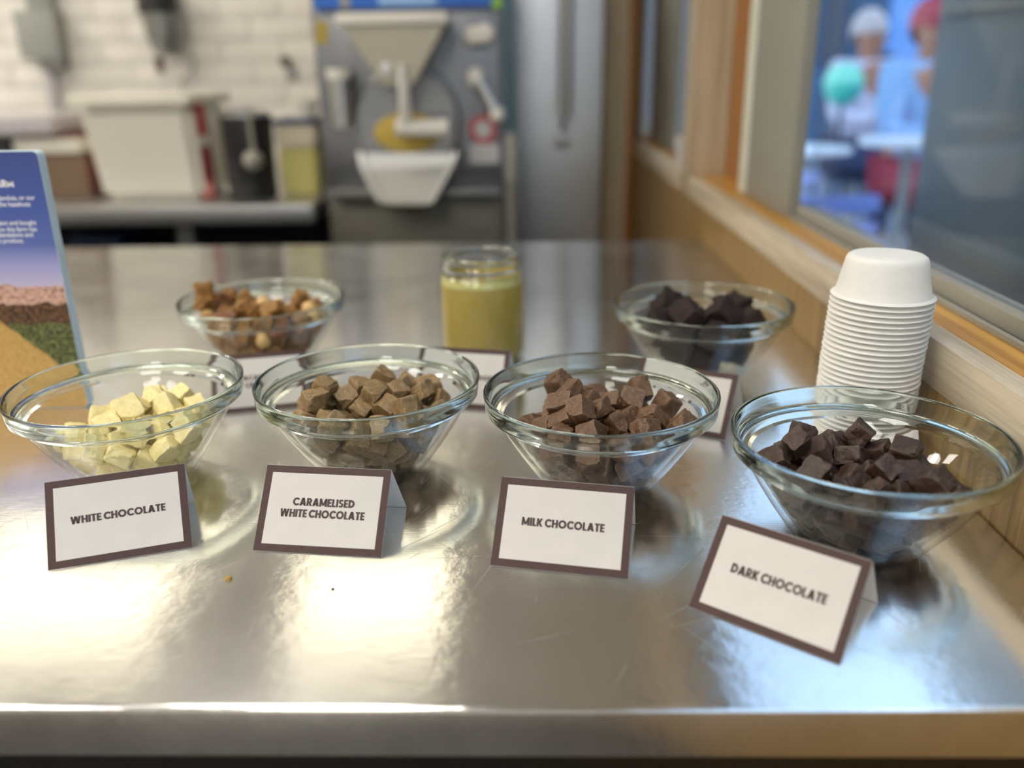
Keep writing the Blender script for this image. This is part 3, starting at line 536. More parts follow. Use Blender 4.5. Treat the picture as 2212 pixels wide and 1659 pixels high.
    'nut': '0 -238 -181 177 -31 -247 163 1 -49 -168 136 -156 -1 -255 2 -18 73 162 281 1 -76 3 -113 -330 240 -200 -60 128 4 -161 225 160 171 13 32 5 -11 -439 314 74 -77 -249 6 112 -64 156 -35 156 -80 7 28 283 151 -300 -23 97 8 -314 81 180 27 -77 235 9 -155 13 228 34 -8 235 0 -136 391 262 14 -223 -141 1 -276 -294 281 -66 73 -230 2 335 -20 202 -32 69 244 3 164 147 152 -73 0 -76 4 240 262 206 -73 1 -75 5 -389 -101 264 225 -55 -172 6 75 -271 170 0 196 189 7 -408 -265 363 75 -65 272 8 -174 180 333 -24 -248 113 9 446 -81 336 -208 47 -170 0 -493 -102 426 -7 258 20 1 25 206 306 -48 -141 21 2 107 392 301 111 99 -235 3 -220 -436 384 -26 -234 190 4 -444 57 345 56 253 -14 5 367 144 302 -240 63 37 6 -325 236 324 -136 54 109 7 344 -221 266 -149 236 -44 8 -369 -369 459 -252 57 -41 9 239 -158 170 2 -103 265 0 -241 -80 342 227 -64 19 1 289 338 307 252 3 -73 2 -107 285 418 59 -40 284 3 -29 25 350 153 -1 -84 4 -66 -168 310 100 -18 306 5 189 -29 330 304 -9 -10 6 209 455 434 -9 -55 -203 7 194 -360 293 0 113 18 8 -519 135 479 -176 43 106 9 498 -132 446 191 58 -27 0 121 -489 432 -161 -67 -237 1 407 -288 413 -1 -314 95 2 1 478 440 -210 32 -213 3 120 79 483 150 -17 -287 4 -410 320 460 165 -1 92 5 110 -97 488 55 -31 23 6 495 214 442 -102 6 202 7 -211 381 547 -283 -73 -103 8 343 32 476 63 -99 54 9 -282 72 412 -237 62 -88 0 187 -219 353 -157 240 24 1 302 211 463 52 -276 142 2 -110 85 504 0 -309 33 3 286 -212 477 52 45 120 4 -288 214 525 50 -56 -266 5 -350 458 607 -63 248 -103 6 -261 455 416 -100 -3 -263 7 32 -296 383 192 -63 158 8 74 220 493 -300 104 38 9 -103 -324 461 139 147 -141 0 -241 -209 433 -230 11 -44 1 486 -320 543 160 3 101 2 -545 280 632 70 -224 48 3 -47 -90 632 -134 -14 -193 4 175 175 334 294 -36 139 5 408 402 524 76 -81 -15 6 -326 -68 498 68 -75 -182 7 283 -51 577 210 103 -129 8 -505 -211 551 -85 -3 295 9 174 -476 608 235 -76 -94 0 560 -154 569 32 59 -30 1 -132 546 513 -81 50 -38 2 296 -426 527 -58 -90 67 3 -79 -122 483 152 -15 -112 4 -598 -10 555 230 87 -94 5 245 536 580 140 212 94 6 -188 -536 557 188 -59 142 7 -497 429 664 216 -88 -69 8 -243 61 629 -59 36 238 9 374 -223 608 -238 -69 -127 0 38 401 569 20 -257 -141 1 549 41 457 63 219 80 2 -285 -273 584 222 19 -55 3 86 -321 529 207 -16 102 4 -77 255 632 -65 49 -289 5 198 -313 699 -264 -37 13 6 -641 78 675 255 40 116 7 198 288 524 255 44 151 8 -673 203 791 151 -9 56 9 -69 -533 482 41 -55 144 0 423 201 582 -22 53 308 1 -416 62 557 -82 94 -132',
    'cookie': '0 31 -196 221 -153 172 133 1 -202 -65 268 163 84 133 2 123 -321 500 176 -22 267 3 -82 272 266 81 -23 310 4 -279 -338 421 124 -86 -180 5 331 -129 316 -197 -15 -185 6 208 157 277 -178 5 -141 7 -355 227 444 -62 288 -38 8 37 410 433 254 53 37 9 -64 71 488 -82 -269 12 0 -446 -106 550 -84 8 81 1 347 303 589 170 -16 54 2 -240 440 582 -68 -47 -299 3 479 -10 540 24 -214 -15 4 180 -36 634 -60 255 -95 5 -172 -213 688 -220 36 -127',
}
def poses(k):
    v = POSES[k].split(); out = []
    for i in range(0, len(v), 7):
        a = [int(q) for q in v[i:i + 7]]
        out.append((a[0], a[1] / 1e4, a[2] / 1e4, a[3] / 1e4, a[4] / 100, a[5] / 100, a[6] / 100))
    return out
DIMS = {0: (.0155, .0155, .0125), 1: (.0155, .015, .0135), 2: (.017, .0155, .013), 3: (.0165, .016, .0135), 4: (.018, .016, .0135), 5: (.031, .028, .025)}
def piece_mesh(kind, v, m, lump=0.0):
    r = random.Random(1000 * kind + v)
    sx, sy, sz = [d * r.uniform(.8, 1.2) / 2 for d in DIMS[kind]]
    bm = new(); bmesh.ops.create_cube(bm, size=2.0)
    bmesh.ops.subdivide_edges(bm, edges=bm.edges, cuts=9 if lump == 0 else 6, use_grid_fill=True)
    q = random.Random(77 * kind + 13 * v)
    off = Vector((q.uniform(0, 50), q.uniform(0, 50), q.uniform(0, 50)))
    cuts = []
    for _ in range(3 if lump == 0 else 0):
        nrm = Vector((q.choice((-1, 1)), q.choice((-1, 1)), q.choice((-1, 0, 1)))) + Vector((q.uniform(-.4, .4), q.uniform(-.4, .4), q.uniform(-.4, .4)))
        nrm.normalize(); cuts.append((nrm, q.uniform(.98, 1.35)))
    shear = (q.uniform(-.12, .12), q.uniform(-.12, .12))
    for vert in bm.verts:
        p = vert.co.copy()
        if lump > 0:
            p = p.lerp(p.normalized() * 1.12, lump)
            k_ = .4 if kind == 5 else 1
            p *= 1 + k_ * (.42 * noise.noise(p * 1.4 + off) + .26 * noise.noise(p * 3.1 + off))
        else:
            for nrm, d in cuts:
                e = p.dot(nrm) - d
                if e > 0: p -= nrm * e
            mxc = sorted((abs(vert.co.x), abs(vert.co.y), abs(vert.co.z)))
            if mxc[1] > .98: p *= .965
            if mxc[0] > .98: p *= .965
            p += Vector((noise.noise(p * 1.1 + off), noise.noise(p * 1.1 + off + Vector((9, 0, 0))), noise.noise(p * 1.1 + off + Vector((0, 9, 0))))) * .13
            p += vert.co.normalized() * (noise.noise(p * 3.6 + off) * .07 + noise.noise(p * 9 + off) * .04)
            p.x += shear[0] * p.z; p.y += shear[1] * p.z
        vert.co = Vector((p.x * sx, p.y * sy, p.z * sz))
    me = bpy.data.meshes.new('piece'); bm.to_mesh(me); bm.free(); me.materials.append(m)
    me.polygons.foreach_set('use_smooth', [True] * len(me.polygons)); me.set_sharp_from_angle(angle=math.radians(20 if lump == 0 else 50))
    return me
def round_nut(kind, v, m):
    r = random.Random(1000 * kind + v)
    sx, sy, sz = [d * r.uniform(.8, 1.2) / 2 for d in DIMS[kind]]
    s = (sx + sy + sz) / 3 * 1.02
    bm = new(); bmesh.ops.create_uvsphere(bm, u_segments=16, v_segments=10, radius=1.0)
    for vert in bm.verts: vert.co = Vector((vert.co.x * s, vert.co.y * s * .96, vert.co.z * s * .92))
    me = bpy.data.meshes.new('nut'); bm.to_mesh(me); bm.free(); me.materials.append(m)
    me.polygons.foreach_set('use_smooth', [True] * len(me.polygons))
    return me
KINDS = {
    'white': (0, 'white_chocolate_chunk', 'white_choc', 'pale yellow chunk of white chocolate heaped in the leftmost glass bowl', 'chocolate', 'white chocolate chunks in the leftmost bowl'),
    'caramel': (1, 'caramelised_chocolate_chunk', 'caramel_choc', 'tan chunk of caramelised chocolate heaped in the second bowl from the left', 'chocolate', 'caramelised chocolate chunks in the second bowl'),
    'milk': (2, 'milk_chocolate_chunk', 'milk_choc', 'brown chunk of milk chocolate heaped in the bowl behind the MILK CHOCOLATE card', 'chocolate', 'milk chocolate chunks in the third bowl'),
    'dark': (3, 'dark_chocolate_chunk', 'dark_choc', 'dark brown chocolate chunk heaped in the bowl beside the paper cups', 'chocolate', 'dark chocolate chunks in the rightmost front bowl'),
    'nut': (4, 'caramel_crunch_piece', 'nut', 'knobbly golden brown caramel crunch piece in the bowl behind the front row', 'nut', 'caramelised nut pieces in the back bowl'),
    'cookie': (5, 'cookie_chunk', 'cookie', 'nearly black crumbly cookie chunk in the bowl behind the COOKIES card', 'cookie', 'dark cookie chunks in the back right bowl'),
}
for k, (kind, nm, mk, lb, cat, grp) in KINDS.items():
    bx, by, bs, _ = BOWLS[k]
    ms = []
    for v in range(10):
        if k == 'nut':
            ms.append(round_nut(kind, v, M['macadamia']) if v in (0, 4) else piece_mesh(kind, v, M['nut_dark' if v in (2,) else 'nut'], .4))
        elif k == 'cookie': ms.append(piece_mesh(kind, v, M['cookie'], .25))
        else: ms.append(piece_mesh(kind, v, M[mk]))
    ps = poses(k)
    top = max(range(len(ps)), key=lambda i: ps[i][3])
    for i, (v, x, y, z, a, b, c) in enumerate(ps):
        isnut = k == 'nut' and v in (0, 4); isdk = k == 'nut' and v == 2
        o = bpy.data.objects.new('macadamia_nut' if isnut else nm, ms[v]); C.objects.link(o)
        o.location = (bx + x * bs, by + y * bs, z * bs + .0006); o.rotation_euler = (a, b, c); o.scale = (bs, bs, bs)
        l2, g2 = lb, grp
        r_ = math.hypot(x, y); side = ('left' if x < -.018 else ('right' if x > .018 else 'middle')) + (' near the glass' if r_ > .040 else '')
        if True:
            zone = 'on top' if z > .05 else ('low down' if z < .022 else 'halfway up')
            l2 = '%s, %s, %s %s' % ({'white': 'white chocolate chunk in the leftmost bowl', 'caramel': 'tan chocolate chunk in the second bowl', 'milk': 'milk chocolate chunk in the third bowl',
                                  'dark': 'dark chocolate chunk in the rightmost bowl', 'cookie': 'black cookie chunk in the back bowl', 'nut': 'golden caramel crunch piece in the back bowl'}[k], zone, 'front' if y < 0 else 'back', side)
        if isnut: l2, g2 = 'round pale macadamia nut in the back bowl, %s, %s %s' % (zone, 'front' if y < 0 else 'back', side), 'macadamia nuts in the back bowl'
        if isdk: l2, g2 = 'dark amber caramel shard in the back bowl, %s, %s %s' % (zone, 'front' if y < 0 else 'back', side), 'dark caramel shards in the back bowl'
        if i == top: l2 = {'white': 'topmost white chocolate chunk of the heap in the leftmost bowl', 'caramel': 'topmost tan chunk of the heap in the second bowl from the left',
                           'milk': 'topmost milk chocolate chunk crowning the heap above the bowl rim', 'dark': 'topmost dark chocolate chunk of the heap beside the paper cups',
                           'nut': 'topmost caramel piece of the nut heap in the back bowl', 'cookie': 'topmost black cookie chunk of the heap in the back right bowl'}[k]
        tag(o, l2, cat, g2)

# ------------------------------------------------------------------ tent cards
CW, CH, CD = .0866, .0579, .068
def tent_card(x, y, deg, al, lines, label):
    al = math.radians(al)
    t = thing('tent_card', label, 'card', (x, y, .0004), 'brown bordered tent cards', math.radians(deg))
    ty, tz = CH * math.sin(al), CH * math.cos(al)
    ex, nv = Vector((0, math.sin(al), math.cos(al))), Vector((0, -math.cos(al), math.sin(al)))
    th = .00035
    def leaf(a, b, w, name, m):
        bm = new(); a, b = Vector(a), Vector(b); d = (b - a).normalized(); nn = Vector((0, -d.z, d.y)) * th
        vs_ = [bm.verts.new(q) for q in ((-w / 2, a.y, a.z), (w / 2, a.y, a.z), (w / 2, b.y, b.z), (-w / 2, b.y, b.z))]
        vt_ = [bm.verts.new(v.co - nn) for v in vs_]
        bm.faces.new(vs_); bm.faces.new(vt_[::-1])
        for i in range(4): bm.faces.new((vs_[i], vt_[i], vt_[(i + 1) % 4], vs_[(i + 1) % 4]))
        bmesh.ops.recalc_face_normals(bm, faces=bm.faces)
        return obj(name, bm, m, t, smooth=0, shift=(0, 0, 0))
    leaf((0, 0, 0), (0, ty, tz), CW, 'front_leaf', M['card'])
    leaf((0, CD, 0), (0, ty + .0004, tz - .0003), CW - .0006, 'rear_leaf', M['card'])
    def plate(lo, hi, h, name, m, lb=None):
        bm = new(); q = []
        for (a, b) in ((lo[0], lo[1]), (hi[0], lo[1]), (hi[0], hi[1]), (lo[0], hi[1])):
            q.append(bm.verts.new(Vector((a, 0, 0)) + ex * b + nv * h))
        bm.faces.new(q); bmesh.ops.recalc_face_normals(bm, faces=bm.faces)
        return obj(name, bm, m, t, smooth=0, shift=(0, 0, 0), label=lb)
    # brown printed border: four strips around the cream field
    bw = .0049
    for lo, hi in (((-CW / 2, 0), (CW / 2, bw)), ((-CW / 2, CH - bw), (CW / 2, CH)), ((-CW / 2, bw), (-CW / 2 + bw, CH - bw)), ((CW / 2 - bw, bw), (CW / 2, CH - bw))):
        bm = new(); q = [bm.verts.new(Vector((a, 0, 0)) + ex * b + nv * .00042) for a, b in ((lo[0], lo[1]), (hi[0], lo[1]), (hi[0], hi[1]), (lo[0], hi[1]))]
        bm.faces.new(q); bmesh.ops.recalc_face_normals(bm, faces=bm.faces)
        obj('border', bm, M['border'], t, smooth=0, shift=(0, 0, 0))
    plate((-CW / 2 + bw, bw), (CW / 2 - bw, CH - bw), .00044, 'printed_face', M['cream'])
    k = len(lines)
    for i, (body, w, cap) in enumerate(lines):
        me = text_mesh(body, w, cap * 1.06)
        yc = CH * .515 + ((k - 1) / 2 - i) * cap * 1.55
        for v in me.vertices: v.co = Vector((v.co.x, 0, 0)) + ex * (yc + v.co.y) + nv * .0006
        me.materials.clear(); me.materials.append(M['ink'])
        o = bpy.data.objects.new('lettering', me); C.objects.link(o); o.parent = t
    return t
tent_card(-.267, .474, 18.98, 39.7, [('WHITE CHOCOLATE', .0580, .0047)], 'tent card reading WHITE CHOCOLATE before the leftmost bowl')
tent_card(-.141, .479, -6.28, 39.9, [('CARAMELISED', .0425, .0050), ('WHITE CHOCOLATE', .0580, .0050)], 'tent card reading CARAMELISED WHITE CHOCOLATE before the second bowl')
tent_card(.0155, .457, -10.8, 41.3, [('MILK CHOCOLATE', .0530, .0050)], 'tent card reading MILK CHOCOLATE before the third bowl')
tent_card(.1250, .3945, -36.6, 42.5, [('DARK CHOCOLATE', .0550, .0054)], 'steeply turned tent card reading DARK CHOCOLATE near the counter edge')
tent_card(-.252, .730, 13.85, 40.0, [('MACADAMIA', .0400, .0048), ('CRUNCH', .0262, .0048)], 'tent card of the nuts, half hidden behind the front bowls')
tent_card(-.068, .733, -11.0, 33.6, [('PISTACHIO FUDGE', .0570, .0046)], 'tent card of the pistachio jar, standing between the back bowls')
tent_card(.123, .676, -26.4, 36.7, [('COOKIES', .0290, .0048)], 'tent card reading COOKIES seen through the milk chocolate bowl')

# ------------------------------------------------------------------ paper cups
CUP = [(0, .0315), (.0230, .0317), (.0262, .0312), (.0283, .0298), (.0294, .0270), (.0318, .0150), (.0345, .0022), (.0352, .0012), (.0372, .0009), (.0377, .0004), (.0374, .0), (.0368, .0),
       (.0346, .0004), (.0336, .0022), (.0310, .0150), (.0286, .0268), (.0276, .0290), (.0256, .0302), (.0230, .0307), (0, .0305)]
bm = add_lathe(new(), CUP, 72)
for v in bm.verts:
    a = math.atan2(v.co.y, v.co.x); rr = math.hypot(v.co.x, v.co.y)
    if v.co.z > .024 and rr > .01: v.co.z += .0004 * noise.noise(Vector((a * 2, rr * 80, 0))); 
cup_me = None
NC = 32
_u = 'first second third fourth fifth sixth seventh eighth ninth tenth eleventh twelfth thirteenth fourteenth fifteenth sixteenth seventeenth eighteenth nineteenth twentieth'.split()
ORD = _u + ['twenty-' + w for w in _u[:9]] + ['thirtieth', 'thirty-first', 'thirty-second']
for i in range(NC):
    if cup_me is None: o = obj('paper_cup', bm, M['paper_cup'], smooth=50, shift=(0, 0, 0)); cup_me = o.data
    else: o = bpy.data.objects.new('paper_cup', cup_me); C.objects.link(o)
    q = random.Random(i)
    o.location = (.2672 - .0016 * math.sin(i * .12) + q.uniform(-.00022, .00022), .637 + q.uniform(-.00022, .00022), .0004 + i * .00416); o.rotation_euler = (0, 0, q.uniform(0, 6.28))
    tag(o, 'upturned white paper cup on top of the tall stack' if i == NC - 1 else 'upturned white paper cup, %s from the top of the tall stack' % ORD[NC - 1 - i], 'cup', 'stacked white paper cups')

# ------------------------------------------------------------------ jar of pistachio cream
JX, JY = -.0525, .8830
jar = thing('cream_jar', 'open glass jar of green pistachio cream behind its card', 'jar', (JX, JY, .0004))
J = [(0, .002), (.036, .002), (.0415, .0), (.0445, .002), (.0463, .008), (.0463, .086), (.0455, .090), (.0420, .0945), (.0405, .097), (.0405, .100), (.0425, .1015), (.0425, .1035), (.0405, .105), (.0405, .109), (.0416, .111), (.0412, .1135), (.0400, .1142),
     (.0385, .1135), (.0380, .110), (.0380, .098), (.0395, .0945), (.0430, .089), (.0437, .085), (.0437, .010), (.0420, .006), (.036, .0045), (0, .0045)]
o = obj('glass_body', add_lathe(new(), J, 96), M['jar_glass'], jar, smooth=60, shift=(0, 0, 0))
o.data.materials.append(M['thin_glass'])
for f in o.data.polygons:
    if f.center.z < .095: f.material_index = 1
obj('pistachio_cream', add_lathe(new(), [(0, .0052), (.0405, .0055), (.0434, .012), (.0434, .0835), (.0430, .0842), (0, .0845)], 64), M['pistachio'], jar, shift=(0, 0, 0))
obj('cream_film', add_lathe(new(), [(.0434, .0848), (.0427, .0888), (.0396, .0938), (.0392, .0936), (.0422, .0884), (.0428, .0848)], 64, close=True), M['pistachio_top'], jar, shift=(0, 0, 0), label='thin smear of cream left on the shoulder')

# ------------------------------------------------------------------ leaflet block at the left edge
SX1, SY, SH, SW = -.4205, .742, .236, .16
sg = thing('display_board', 'blue printed display board with a farm landscape at the left edge', 'sign', (SX1 - SW / 2, SY, .0004))
def rounded(x0, z0, x1, z1, r, n=6):
    pts = []
    for cx, cz, a0 in ((x1 - r, z0 + r, -PI / 2), (x1 - r, z1 - r, 0), (x0 + r, z1 - r, PI / 2), (x0 + r, z0 + r, PI)):
        for k in range(n + 1): pts.append((cx + r * math.cos(a0 + k * PI / 2 / n), cz + r * math.sin(a0 + k * PI / 2 / n)))
    return pts
obj('board', add_prism(new(), rounded(SX1 - SW, .0004, SX1, SH, .005), 'Y', SY, SY + .011), M['foam_edge'], sg, smooth=30)
def print_mat():
    m = bpy.data.materials.new('farm_print'); m.use_nodes = True
    n, l = m.node_tree.nodes, m.node_tree.links; p = n['Principled BSDF']; p.inputs['Roughness'].default_value = .35
    tc = n.new('ShaderNodeTexCoord'); sp = n.new('ShaderNodeSeparateXYZ'); l.new(tc.outputs['Object'], sp.inputs[0])
    def nz(s, d=5):
        t = n.new('ShaderNodeTexNoise'); t.inputs['Scale'].default_value = s; t.inputs['Detail'].default_value = d; l.new(tc.outputs['Object'], t.inputs['Vector']); return t
    def ma(op, a, b):
        q = n.new('ShaderNodeMath'); q.operation = op
        for i, v in enumerate((a, b)):
            if isinstance(v, (int, float)): q.inputs[i].default_value = v
            else: l.new(v, q.inputs[i])
        return q.outputs[0]
    n1, n2 = nz(60), nz(330, 8)
    zz = ma('ADD', sp.outputs['Z'], ma('MULTIPLY', ma('SUBTRACT', n1.outputs['Fac'], .5), .012))
    def ramp(src, st):
        r = n.new('ShaderNodeValToRGB'); l.new(src, r.inputs[0]); e = r.color_ramp.elements
        while len(e) > 1: e.remove(e[-1])
        e[0].position = st[0][0]; e[0].color = st[0][1]
        for a, c in st[1:]: q = e.new(a); q.color = c
        return r.outputs[0]
    H = SH
    sky = ramp(ma('DIVIDE', sp.outputs['Z'], H), [(.50, lin(178, 168, 192)), (.58, lin(146, 146, 190)), (.66, lin(84, 100, 158)), (.8, lin(68, 86, 150)), (1.0, lin(62, 76, 130))])
    def mix(f, a, b):
        c = n.new('ShaderNodeMix'); c.data_type = 'RGBA'; l.new(f, c.inputs['Factor']); l.new(a, c.inputs['A']); l.new(b, c.inputs['B']); return c.outputs['Result']
    hills = ramp(n2.outputs['Fac'], [(.35, lin(120, 84, 80)), (.5, lin(186, 146, 128)), (.7, lin(206, 172, 150))])
    trees = ramp(n2.outputs['Fac'], [(.4, lin(40, 28, 20)), (.65, lin(120, 82, 50))])
    bush = ramp(n2.outputs['Fac'], [(.38, lin(34, 38, 18)), (.6, lin(104, 108, 58)), (.75, lin(150, 146, 96))])
    grass = ramp(n2.outputs['Fac'], [(.3, lin(158, 120, 56)), (.6, lin(184, 146, 80)), (.8, lin(206, 172, 112))])
    below = lambda h: ma('LESS_THAN', zz, h)
    c = mix(below(.118), sky, hills); c = mix(below(.101), c, trees); c = mix(below(.083), c, bush)
    slope = ma('ADD', ma('MULTIPLY', sp.outputs['X'], -.9), .098)
    c = mix(ma('LESS_THAN', zz, slope), c, grass)
    l.new(c, p.inputs['Base Color'])
    return m
obj('printed_front', add_prism(new(), rounded(SX1 - SW + .0004, .0008, SX1 - .0004, SH - .0004, .0048), 'Y', SY - .0003, SY - .0001), print_mat(), sg, smooth=0)
def sign_line(body, xr, z, cap, bold, m):
    if body == body.upper():
        me = text_mesh(body, None, cap); xm = max(v.co.x for v in me.vertices)
        for v in me.vertices: v.co.x -= xm
    else: me = small_text(body, None, cap, bold=bold, align='RIGHT')
    for v in me.vertices: v.co = Vector((v.co.x + xr - sg.location.x, -.0006, v.co.y + z - sg.location.z))
    me.materials.clear(); me.materials.append(m); o = bpy.data.objects.new('lettering', me); C.objects.link(o); o.parent = sg
WT = mat('white_lettering', lin(226, 224, 230), .5)
for body, px, py, cap, bold in (('FARM', 30, 396, .0062, .03), ('gianduia, or our', 76, 426, .0040, .012), ('with the hazelnuts', 66, 440, .0040, .012), ('project and bought', 79, 480, .0040, .012),
                                ('now this farm has', 80, 494, .0040, .012), ('plantations and', 72, 506, .0040, .012), ('its produce.', 52, 519, .0040, .012)):
    q = at(px, py, SY); sign_line(body, q.x, q.z, cap, bold, WT)

# crumbs on the steel
def crumb(name, x, y, s, m, lb):
    bm = new(); bmesh.ops.create_icosphere(bm, subdivisions=3, radius=s)
    for v in bm.verts:
        v.co *= 1 + .5 * noise.noise(v.co * (1.6 / s)); v.co.z = max(v.co.z, -s * .45) * .7
    o = obj(name, bm, m, shift=(0, 0, 0)); o.location = (x, y, s * .33); tag(o, lb, 'crumb')
crumb('crumb', -.1890, .4500, .0021, M['crumb'], 'small golden crumb on the steel before the leftmost card')
crumb('speck', -.1215, .4390, .0010, M['speck'], 'tiny dark speck on the steel before the second card')

# ------------------------------------------------------------------ back bench and what stands on it
bench = thing('back_bench', 'stainless steel work bench along the tiled wall with an open dark space below', 'bench', (-1.5, 2.5, FLOOR))
BX1 = -.525
obj('bench_top', add_box(new(), (XL + .05, 2.06, -.045), (BX1, 2.93, 0), .004), M['steel_soft'], bench)
for x in (-2.6, -1.75, -.86): obj('leg', add_box(new(), (x - .02, 2.10, FLOOR), (x + .02, 2.14, -.046)), M['steel_dark'], bench)
obj('under_shelf', add_box(new(), (XL + .1, 2.12, -.62), (BX1 - .02, 2.9, -.60)), M['shelf_dark'], bench)
obj('back_panel', add_box(new(), (XL + .1, 2.42, FLOOR), (BX1 - .02, 2.44, -.05)), M['shelf_dark'], bench)
b = at(205, 500, 2.3); o = obj('storage_crate', add_box(new(), (b.x - .05, 2.24, -.598), (b.x + .09, 2.4, -.10), .006), M['navy']); tag(o, 'dark bluish crate on the shelf under the back bench', 'crate')

# white tub
def frustum(bm, x0, x1, y0, y1, z0, X0, X1, Y0, Y1, z1):
    a = [bm.verts.new(q) for q in ((x0, y0, z0), (x1, y0, z0), (x1, y1, z0), (x0, y1, z0))]
    b = [bm.verts.new(q) for q in ((X0, Y0, z1), (X1, Y0, z1), (X1, Y1, z1), (X0, Y1, z1))]
    bm.faces.new(a[::-1]); bm.faces.new(b)
    for i in range(4): bm.faces.new((a[i], a[(i + 1) % 4], b[(i + 1) % 4], b[i]))
    return bm
p0, p1_, p2 = at(218, 428, 2.15), at(436, 418, 2.15), at(160, 228, 2.13); p3 = at(402, 210, 2.13)
tub = thing('food_tub', 'large cream plastic tub standing on the back bench', 'tub', ((p0.x + p1_.x) / 2, 2.27, 0))
bm = new(); frustum(bm, p0.x, p1_.x, 2.16, 2.38, .001, p2.x, p3.x, 2.13, 2.41, p2.z); bmesh.ops.bevel(bm, geom=bm.edges[:], offset=.018, segments=3, affect='EDGES'); obj('body', bm, M['white_plastic'], tub)
bm = new(); add_box(bm, (p2.x - .012, 2.115, p2.z - .004), (p3.x + .010, 2.425, p2.z + .022), .008); obj('rim', bm, M['white_plastic'], tub)
# red bottle
q = at(450, 405, 2.2); rb = thing('squeeze_bottle', 'slim red squeeze bottle between the cream tub and the black canister', 'bottle', (q.x, 2.2, 0))
def lz(prof, x, y, z0=0, n=32): return add_lathe(new(), prof, n, Matrix.Translation((x, y, z0)))
obj('body', lz([(0, .001), (.018, .001), (.020, .006), (.020, .115), (.017, .130), (0, .132)], q.x, 2.2), M['red_dark'], rb)
obj('base_band', lz([(.0203, .004), (.0206, .006), (.0206, .040), (.0203, .042)], q.x, 2.2), M['pink'], rb)
obj('collar', lz([(0, .1325), (.014, .1325), (.015, .136), (.015, .152), (0, .153)], q.x, 2.2), M['white_gloss'], rb)
obj('cap', lz([(0, .1535), (.019, .1535), (.019, .20), (.016, .235), (.010, .245), (0, .246)], q.x - .004, 2.2), M['red'], rb)
# black canister with steel beaker and ladle
q = at(548, 402, 2.2); cn = thing('black_canister', 'open black canister on the back bench beside the red bottle', 'canister', (q.x, 2.2, 0))
obj('body', lz([(0, .001), (.058, .001), (.060, .004), (.063, .20), (.061, .20), (.058, .008), (0, .006)], q.x, 2.2), M['black'], cn)
obj('rim', lz([(.0615, .1995), (.066, .1995), (.066, .207), (.0615, .207)], q.x, 2.2), M['steel_soft'], cn)
b = thing('steel_beaker', 'shiny steel beaker standing inside the black canister', 'beaker', (q.x - .012, 2.2, .009))
obj('body', lz([(0, .010), (.030, .010), (.034, .215), (.032, .215), (.028, .014), (0, .014)], q.x - .014, 2.2), M['steel'], b)
ld = thing('ladle', 'pale steel ladle hooked on the black canister rim', 'ladle', (q.x + .03, 2.14, .1))
bm = add_tube(new(), [(q.x + .030, 2.134, .215), (q.x + .031, 2.130, .17), (q.x + .033, 2.128, .12)], .005); obj('handle', bm, M['track'], ld)
bm = new(); bmesh.ops.create_uvsphere(bm, u_segments=20, v_segments=12, radius=.024); bmesh.ops.transform(bm, matrix=Matrix.Translation((q.x + .034, 2.112, .10)), verts=bm.verts); obj('bowl', bm, M['track'], ld)
q2 = at(478, 400, 2.25); o = obj('paper_roll', lz([(0, .001), (.022, .001), (.022, .185), (0, .185)], q2.x, 2.40), M['lilac_paper']); tag(o, 'narrow pale roll standing behind the red bottle', 'roll')
# custard container
q = at(648, 392, 2.22); cc = thing('custard_container', 'clear container of yellow custard with a navy lid beside the batch freezer', 'container', (q.x, 2.28, 0))
bm = new(); frustum(bm, q.x - .046, q.x + .046, 2.22, 2.34, .001, q.x - .050, q.x + .050, 2.215, 2.345, .118); bmesh.ops.bevel(bm, geom=bm.edges[:], offset=.008, segments=2, affect='EDGES'); obj('custard', bm, M['yellow_cream'], cc)
bm = new(); frustum(bm, q.x - .050, q.x + .050, 2.215, 2.345, .119, q.x - .052, q.x + .052, 2.213, 2.347, .176); bmesh.ops.bevel(bm, geom=bm.edges[:], offset=.006, segments=2, affect='EDGES'); obj('upper_wall', bm, M['pale_cream'], cc)
bm = add_box(new(), (q.x - .056, 2.209, .177), (q.x + .055, 2.351, .189), .003); obj('lid', bm, M['navy'], cc)
o = obj('small_white_pot', lz([(0, .1895), (.030, .1895), (.036, .235), (.033, .235), (.028, .194), (0, .193)], q.x + .012, 2.28), M['white_plastic']); tag(o, 'small white pot standing on the navy lid', 'pot')
# boxes at the left
q = at(150, 415, 2.2); bx = thing('cardboard_box', 'brown cardboard box left of the cream tub', 'box', (q.x - .04, 2.32, 0))
obj('carton', add_box(new(), (q.x - .12, 2.24, .001), (q.x + .035, 2.42, .112), .003), M['cardboard'], bx)
obj('side_panel', add_box(new(), (q.x + .0352, 2.242, .003), (q.x + .0365, 2.418, .110)), M['maroon'], bx, label='maroon side of the box')
o = obj('paper_stack', add_box(new(), (q.x - .14, 2.23, .1135), (q.x + .030, 2.40, .150), .003), M['white_plastic']); tag(o, 'white paper bag lying on the brown box', 'paper bag')
o = obj('maroon_folder', add_box(new(), (q.x - .13, 2.235, .1505), (q.x + .028, 2.39, .160), .002), M['maroon']); tag(o, 'maroon folder edge on top of the white paper', 'folder')
bm = new(); add_box(bm, (q.x - .33, 2.20, .1605), (q.x - .012, 2.42, .207), .016); o = obj('folded_cloth', bm, M['lilac_paper']); tag(o, 'folded lilac grey cloth on the boxes at the far left', 'cloth')
o = obj('black_tray', add_box(new(), (q.x - .40, 2.21, .001), (q.x - .142, 2.40, .150), .008), M['black']); tag(o, 'black tray box at the left end of the bench', 'tray')

